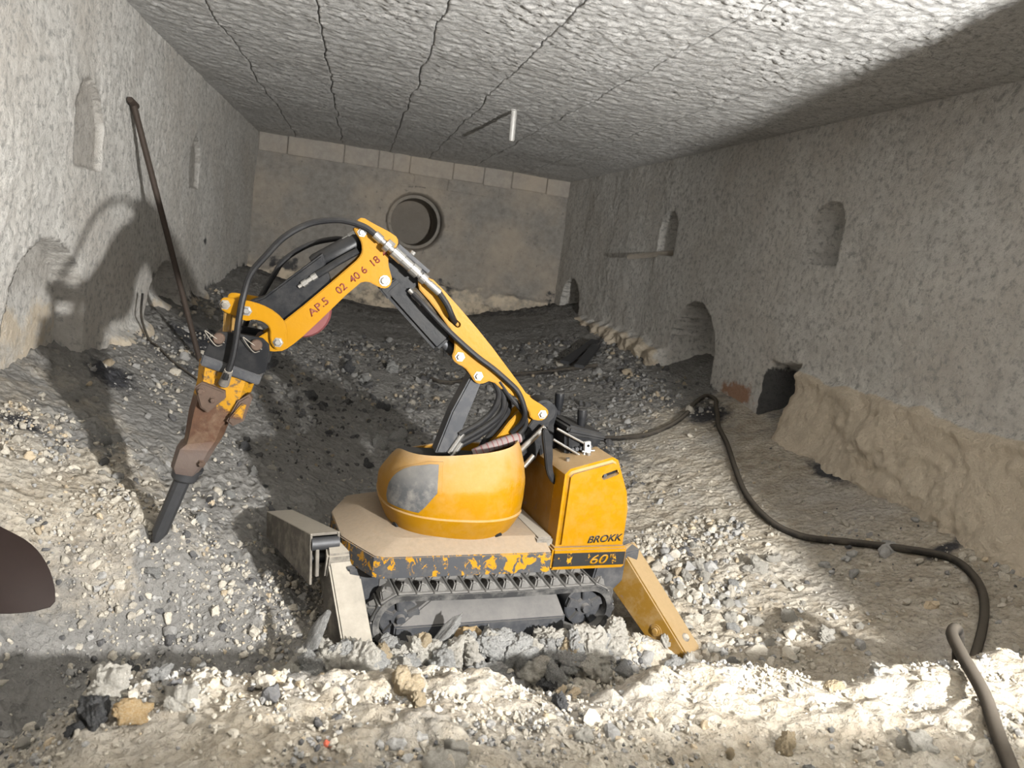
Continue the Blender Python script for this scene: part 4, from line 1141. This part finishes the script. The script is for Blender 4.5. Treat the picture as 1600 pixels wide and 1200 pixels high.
# shovel: dished round-point blade with its handle running off to the wall
sh = empty('shovel', (-0.95, 2.30, 0.16))
tag(sh, 'dark brown round-point shovel blade lying on the rubble at the left edge', 'shovel')
def shovel_blade():
    tip = Vector((-0.765, 2.235, 0.135)); soc = Vector((-1.075, 2.33, 0.255))
    ax = (soc - tip); L = ax.length; ax = ax.normalized()
    side = Vector((0.28, 0.72, 0.62)); side = (side - ax * side.dot(ax)).normalized(); nrm = ax.cross(side).normalized()
    if nrm.z < 0: nrm = -nrm
    o0 = Vector((-0.95, 2.30, 0.16))
    rows = []
    for off in (0.0, -0.004):
        R = []
        for i in range(15):
            t = i / 14
            w = 0.118 * math.sin(min(1, t * 1.55 + 0.02) * math.pi / 2) ** 0.72
            R.append([tip + ax * (t * L) + side * (w * q) + nrm * (0.045 - 1.6 * (w * q) ** 2 + 0.02 * math.sin(t * 3.0) + off) - o0 for q in np.linspace(-1, 1, 11)])
        rows.append(R)
    mb = MB(); V = [[[mb._v(tuple(p)) for p in r] for r in R] for R in rows]
    n, m2 = 15, 11
    for i in range(n - 1):
        for j in range(m2 - 1):
            mb.bm.faces.new((V[0][i][j], V[0][i][j + 1], V[0][i + 1][j + 1], V[0][i + 1][j]))
            mb.bm.faces.new((V[1][i][j], V[1][i + 1][j], V[1][i + 1][j + 1], V[1][i][j + 1]))
    def rim(a, b):
        for k in range(len(a) - 1): mb.bm.faces.new((a[k], a[k + 1], b[k + 1], b[k]))
    rim([V[0][i][0] for i in range(n)], [V[1][i][0] for i in range(n)]); rim([V[0][i][-1] for i in range(n)], [V[1][i][-1] for i in range(n)])
    rim(V[0][0], V[1][0]); rim(V[0][-1], V[1][-1])
    bmesh.ops.recalc_face_normals(mb.bm, faces=mb.bm.faces[:])
    mb.build('blade', M_BROWN, sh, 0.8)
    MB().tube([soc - o0 + ax * -.05, soc - o0 + ax * .06, Vector((-1.16, 2.25, 0.42)) - o0], lambda t: 0.022 - .004 * t, 10, 4).build('socket', M_BROWN, sh)
    MB().tube([Vector((-1.15, 2.26, 0.40)) - o0, Vector((-1.20, 1.95, 0.80)) - o0, Vector((-1.235, 1.60, 1.20)) - o0], 0.017, 10, 4).build('handle', M_WOOD, sh)
shovel_blade()

# ------------------------------------------------------------------ rubble
def ico(sub):
    bm = bmesh.new(); bmesh.ops.create_icosphere(bm, subdivisions=sub, radius=1.0)
    v = np.array([w.co[:] for w in bm.verts]); f_ = np.array([[w.index for w in q.verts] for q in bm.faces]); bm.free()
    return v, f_

def rock_verts(v, r, cuts=7, rough=0.10, fine=0.0, squash=None, blobs=11):
    """a lump grown from several overlapping balls, broken along a few planes"""
    d = v / np.linalg.norm(v, axis=1)[:, None]
    rad = np.full(len(v), 0.45 if blobs else 0.9)
    for _ in range(blobs):
        c = r.normal(size=3); c *= r.uniform(0.30, 0.62) / np.linalg.norm(c); q = r.uniform(0.28, 0.50)
        cd = d @ c; disc_ = q * q - c @ c + cd * cd
        rad = np.where(disc_ > 0, np.maximum(rad, cd + np.sqrt(np.maximum(disc_, 0))), rad)
    v = d * rad[:, None]
    for _ in range(cuts):
        n = r.normal(size=3); n /= np.linalg.norm(n); k = v @ n - r.uniform(0.50, 0.85)
        v = v - np.where(k > 0, k, 0)[:, None] * n[None, :] * 0.9
    for amp, fr in ((rough, 3.3), (rough * .6, 7.1), (fine, 13.5), (fine, 23.0), (fine * .8, 41.0)):
        if amp:
            w = np.zeros(len(v))
            for _ in range(5):
                q = r.normal(size=3); q *= fr / np.linalg.norm(q); w += np.sin(v @ q * 1.3 + r.uniform(0, 6.28))
            v = v * (1 + amp * w / 2.2)[:, None]
    return v * np.asarray(r.uniform(0.75, 1.25, 3) if squash is None else squash) * 1.12

V3, F3 = ico(5); V1, F1 = ico(2); V0, F0 = ico(1)
def mesh_from(name, v, f_, mat):
    me = bpy.data.meshes.new(name); me.from_pydata(v.tolist(), [], f_.tolist()); me.update(); me.materials.append(mat); me.shade_smooth()
    return me
TEMPL = {k: [mesh_from('chunk_' + k, rock_verts(V3, rng, 6, 0.11, 0.060, None, 14), F3, m_) for _ in range({'pale': 7, 'grey': 6, 'tan': 5, 'dark': 4, 'orange': 1}[k])] for k, m_ in ROCKM.items()}

def put_rock(x, y, rad, kind, label, group, sink=0.35, dz=0.0, name='rubble_chunk'):
    me = random.choice(TEMPL[kind])
    o = bpy.data.objects.new(name, me); COL.objects.link(o)
    o.location = (x, y, float(ground(x, y)) + rad * (1 - 2 * sink) * .9 + dz)
    o.rotation_euler = (random.uniform(0, 6.28), random.uniform(0, 6.28), random.uniform(0, 6.28))
    o.scale = (rad * random.uniform(.9, 1.25),) * 3
    return tag(o, label, 'rock', group)

def pick(w):
    ks = list(w); return random.choices(ks, [w[k] for k in ks])[0]

LOOK = {'pale': 'cream', 'grey': 'grey', 'tan': 'tan', 'dark': 'charcoal'}
AREAS = [
    # label, group, count, kinds, sampler -> x, y, radius, extra height
    ('crumbly %s rubble chunk in the heap piled against the near track', 'rubble chunks piled against the near track', 150, {'pale': 7, 'grey': 4.5, 'tan': 1.0, 'dark': .3},
     lambda: (lambda x: (x, random.gauss(2.125 + 0.16 * (x - .47), .05), random.choice((.022, .028, .034, .040, .046, .054, .060)), random.uniform(0, .03)))(random.uniform(-0.28, 1.04))),
    ('loose %s rubble chunk on top of the foreground heap', 'rubble chunks on the foreground heap', 60, {'pale': 5, 'grey': 4, 'tan': 2, 'dark': 1},
     lambda: (random.uniform(-0.55, 1.55), random.uniform(1.02, 1.56), random.choice((.008, .010, .012, .015, .020, .027)), 0)),
    ('%s rubble lump on the lit slope right of the robot', 'rubble lumps on the right slope', 45, {'pale': 8, 'grey': 1.5},
     lambda: (random.uniform(1.2, 1.95), random.uniform(2.1, 3.0), random.choice((.014, .018, .022, .030, .040)), 0)),
    ('small %s rubble lump on the slope left of the robot around the chisel', 'rubble lumps on the left slope', 30, {'pale': 5, 'grey': 4, 'dark': 2},
     lambda: (random.uniform(-1.1, -0.15), random.uniform(2.1, 3.7), random.choice((.012, .015, .020, .028)), 0)),
    ('%s ashy lump on the dark floor behind the robot', 'ashy lumps behind the robot', 40, {'grey': 5, 'dark': 5},
     lambda: (random.uniform(-0.7, 1.7), random.uniform(3.5, 6.4), random.choice((.022, .030, .040, .055)), 0)),
]
for label, group, n, kinds, samp in AREAS:
    for _ in range(n):
        x, y, r, dz = samp()
        k = pick(kinds)
        put_rock(x, y, r, k, label % LOOK[k], '%s %s' % (LOOK[k], group), sink=random.uniform(.12, .40), dz=dz)

def special(name, v, mat, loc, rot, label):
    ext = np.abs(v).max(0)
    me = mesh_from(name, v / ext, F3, mat); o = bpy.data.objects.new(name, me); COL.objects.link(o)
    o.location = loc; o.rotation_euler = rot; o.scale = ext * 1.12
    return tag(o, label, 'rock')
special('rubble_shard', rock_verts(V3, rng, 8, .08, .03, (.020, .022, .085), 0), ROCKM['grey'], (0.395, 2.185, 0.105), (0.15, 0.50, 0), 'tall pale grey shard leaning against the track guard')
special('rubble_chunk', rock_verts(V3, rng, 9, .08, .03, (.046, .036, .042)), ROCKM['orange'], (0.475, 2.20, 0.088), (0, 0, .3), 'ochre brick chunk resting below the side guard, right of the shard')
special('rubble_chunk', rock_verts(V3, rng, 9, .08, .03, (.034, .030, .055)), ROCKM['tan'], (0.315, 2.13, 0.085), (0, .3, .3), 'upright tan chunk left of the leaning shard')
special('rubble_chunk', rock_verts(V3, rng, 9, .11, .040, (.060, .05, .050)), ROCKM['grey'], (0.22, 2.17, 0.06), (0, 0, 1), 'grey crusted boulder at the foot of the near front outrigger')
special('rubble_chunk', rock_verts(V3, rng, 9, .11, .040, (.062, .05, .055)), ROCKM['grey'], (0.57, 2.19, 0.065), (0, 0, 2), 'grey crusted boulder under the middle of the track')
special('rubble_chunk', rock_verts(V3, rng, 9, .11, .040, (.065, .05, .055)), ROCKM['pale'], (0.675, 2.19, 0.06), (0, 0, 2.6), 'pale boulder under the right half of the side guard')
special('rubble_chunk', rock_verts(V3, rng, 9, .11, .040, (.070, .055, .060)), ROCKM['pale'], (0.96, 2.20, 0.055), (0, 0, .6), 'large pale boulder below the drive sprocket')
special('rubble_slab', rock_verts(V3, rng, 8, .08, .03, (.012, .03, .075), 0), ROCKM['grey'], (-0.005, 2.13, 0.13), (0.2, 0.35, .5), 'thin dark slab standing upright left of the near outrigger')
special('rubble_slab', rock_verts(V3, rng, 8, .08, .03, (.014, .02, .045), 0), ROCKM['pale'], (0.02, 2.10, 0.075), (0.2, 0.55, .5), 'small white splinter leaning beside the dark slab')
special('rubble_chunk', rock_verts(V3, rng, 9, .11, .040, (.055, .045, .045)), ROCKM['pale'], (-0.405, 1.45, 0.395), (0, 0, .4), 'large cream chunk on the left end of the foreground heap')
special('rubble_chunk', rock_verts(V3, rng, 9, .11, .040, (.045, .032, .030)), ROCKM['orange'], (-0.330, 1.37, 0.40), (0, .3, .9), 'peach coloured chunk beside the large cream chunk in the foreground')
special('rubble_chunk', rock_verts(V3, rng, 9, .11, .040, (.040, .032, .030)), ROCKM['pale'], (-0.255, 1.40, 0.405), (0, .2, 1.9), 'cream chunk right of the peach coloured one in the foreground')
special('rubble_chunk', rock_verts(V3, rng, 9, .11, .040, (.030, .045, .026)), ROCKM['dark'], (-0.395, 1.37, 0.395), (0, .2, .5), 'charcoal slab wedged under the cream foreground chunks')
special('rubble_chunk', rock_verts(V3, rng, 9, .11, .040, (.040, .034, .034)), ROCKM['tan'], (0.19, 1.42, 0.42), (0, 0, 1.1), 'tan pointed chunk on the crest of the foreground heap below the outrigger')
special('rubble_chunk', rock_verts(V3, rng, 9, .11, .040, (.060, .045, .032)), ROCKM['pale'], (0.24, 1.16, 0.42), (0, 0, 1.6), 'broad pale grey chunk at the bottom edge left of the centre')
special('rubble_chunk', rock_verts(V3, rng, 9, .11, .040, (.045, .040, .035)), ROCKM['pale'], (1.26, 1.18, 0.445), (0, 0, 2.1), 'white lump on the bright heap left of the near cable')
special('brick_fragment', rock_verts(V3, rng, 9, .11, .040, (.010, .008, .008)), M_REDBIT, (0.035, 1.235, 0.425), (0, 0, .1), 'tiny red brick fragment on the foreground heap')

def gravel(name, n, base, faces, samp, label):
    """one mesh of loose crumbs, coloured stone by stone"""
    nv, nf = len(base), len(faces)
    vars_ = [rock_verts(base, rng, 5, 0.12, 0.0, None, 5) for _ in range(24)]
    x, y, r, c = samp(n)
    n = len(x)
    z = ground(x, y) + r * 0.10 + 0.006
    q = rng.normal(size=(n, 4)); q /= np.linalg.norm(q, axis=1)[:, None]
    w, a, b, d = q.T
    R = np.stack([np.stack([1 - 2 * (b * b + d * d), 2 * (a * b - d * w), 2 * (a * d + b * w)], -1), np.stack([2 * (a * b + d * w), 1 - 2 * (a * a + d * d), 2 * (b * d - a * w)], -1), np.stack([2 * (a * d - b * w), 2 * (b * d + a * w), 1 - 2 * (a * a + b * b)], -1)], 1)
    S = np.stack(vars_)[rng.integers(0, 24, n)]
    P = np.einsum('nij,nkj->nki', R, S) * r[:, None, None] + np.stack([x, y, z], -1)[:, None, :]
    Fc = (faces[None] + (np.arange(n) * nv)[:, None, None]).reshape(-1, 3)
    me = bpy.data.meshes.new(name)
    me.vertices.add(n * nv); me.vertices.foreach_set('co', P.reshape(-1).astype(np.float32))
    me.loops.add(Fc.size); me.loops.foreach_set('vertex_index', Fc.reshape(-1).astype(np.int32))
    me.polygons.add(len(Fc)); me.polygons.foreach_set('loop_start', np.arange(0, Fc.size, 3, dtype=np.int32))
    me.update(calc_edges=True)
    at = me.attributes.new('col', 'FLOAT_COLOR', 'POINT')
    cc = np.ones((n, nv, 4), np.float32); cc[:, :, :3] = c[:, None, :]
    at.data.foreach_set('color', cc.reshape(-1))
    me.shade_flat()
    o = link(name, me, M_GRAVEL, bpy.data.objects['floor'], None)
    tag(o, label, None, None, 'stuff')

def stone_colors(x, y):
    n = len(x)
    pale = np.array([0.51, 0.47, 0.40]); grey = np.array([0.36, 0.355, 0.345]); dark = np.array([0.10, 0.10, 0.105]); tan = np.array([0.50, 0.41, 0.29])
    far = sstep(2.9, 4.4, y) * (1 - 0.8 * sstep(1.5, 2.1, x) * (1 - sstep(4.4, 5.4, y))) * (1 - 0.6 * sstep(-.4, -.9, x))
    pt = sstep(0.0, 0.4, fbm(x, y, 0.35, 3, 44))
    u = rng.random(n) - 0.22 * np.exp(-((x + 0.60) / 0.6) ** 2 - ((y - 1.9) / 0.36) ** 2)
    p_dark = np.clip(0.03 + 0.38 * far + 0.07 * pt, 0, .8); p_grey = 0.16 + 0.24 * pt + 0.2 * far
    c = np.where((u < p_dark)[:, None], dark, np.where((u < p_dark + p_grey)[:, None], grey, np.where((u > .93)[:, None], tan, pale)))
    return c * rng.uniform(0.75, 1.18, (n, 1)) * (1 - 0.40 * far)[:, None]

def keep_clump(x, y, k):
    p = sstep(-0.30, 0.30, fbm(x, y, 0.55, 3, 22)) * 0.85 + 0.15
    smooth_r = sstep(1.85, 2.15, x) * (1 - sstep(4.4, 5.0, y)) * sstep(1.7, 1.9, y)
    p = p * (1 - 0.88 * smooth_r)
    return rng.random(len(x)) < p * k
def samp_mid(n):
    x = rng.uniform(XL + .02, XR - .03, n * 4); q = rng.random(n * 4); y = np.where(q < .20, rng.uniform(0.98, 1.65, n * 4), np.where(q < .66, rng.uniform(1.65, 3.3, n * 4), rng.uniform(3.3, 7.5, n * 4)))
    k = keep_clump(x, y, 1.0); x, y = x[k][:n], y[k][:n]
    r = np.clip(np.exp(rng.normal(np.log(.0090), .45, len(x))), .005, .032) * (1 + 0.8 * sstep(3.2, 6, y)) * np.where(y < 1.75, .8, 1) * (1 + 0.5 * sstep(1.0, 1.3, x) * sstep(2.0, 2.2, y) * (1 - sstep(3.0, 3.4, y)))
    return x, y, r, stone_colors(x, y)
def samp_small(n):
    x = rng.uniform(XL + .02, XR - .03, n * 4); q = rng.random(n * 4); y = np.where(q < .42, rng.uniform(0.95, 1.65, n * 4), np.where(q < .88, rng.uniform(1.65, 3.2, n * 4), rng.uniform(3.2, 5.5, n * 4)))
    k = keep_clump(x, y, 1.0); x, y = x[k][:n], y[k][:n]
    r = np.clip(np.exp(rng.normal(np.log(.0055), .35, len(x))), .0025, .012) * (1 + 0.5 * sstep(3.0, 5, y))
    return x, y, r, stone_colors(x, y)
def samp_pile(n):
    x = rng.uniform(-0.35, 1.12, n); y = rng.normal(2.12, .07, n) + 0.16 * (x - .47)
    r = np.clip(np.exp(rng.normal(np.log(.011), .4, n)), .005, .03)
    return x, y, r, stone_colors(x, y)
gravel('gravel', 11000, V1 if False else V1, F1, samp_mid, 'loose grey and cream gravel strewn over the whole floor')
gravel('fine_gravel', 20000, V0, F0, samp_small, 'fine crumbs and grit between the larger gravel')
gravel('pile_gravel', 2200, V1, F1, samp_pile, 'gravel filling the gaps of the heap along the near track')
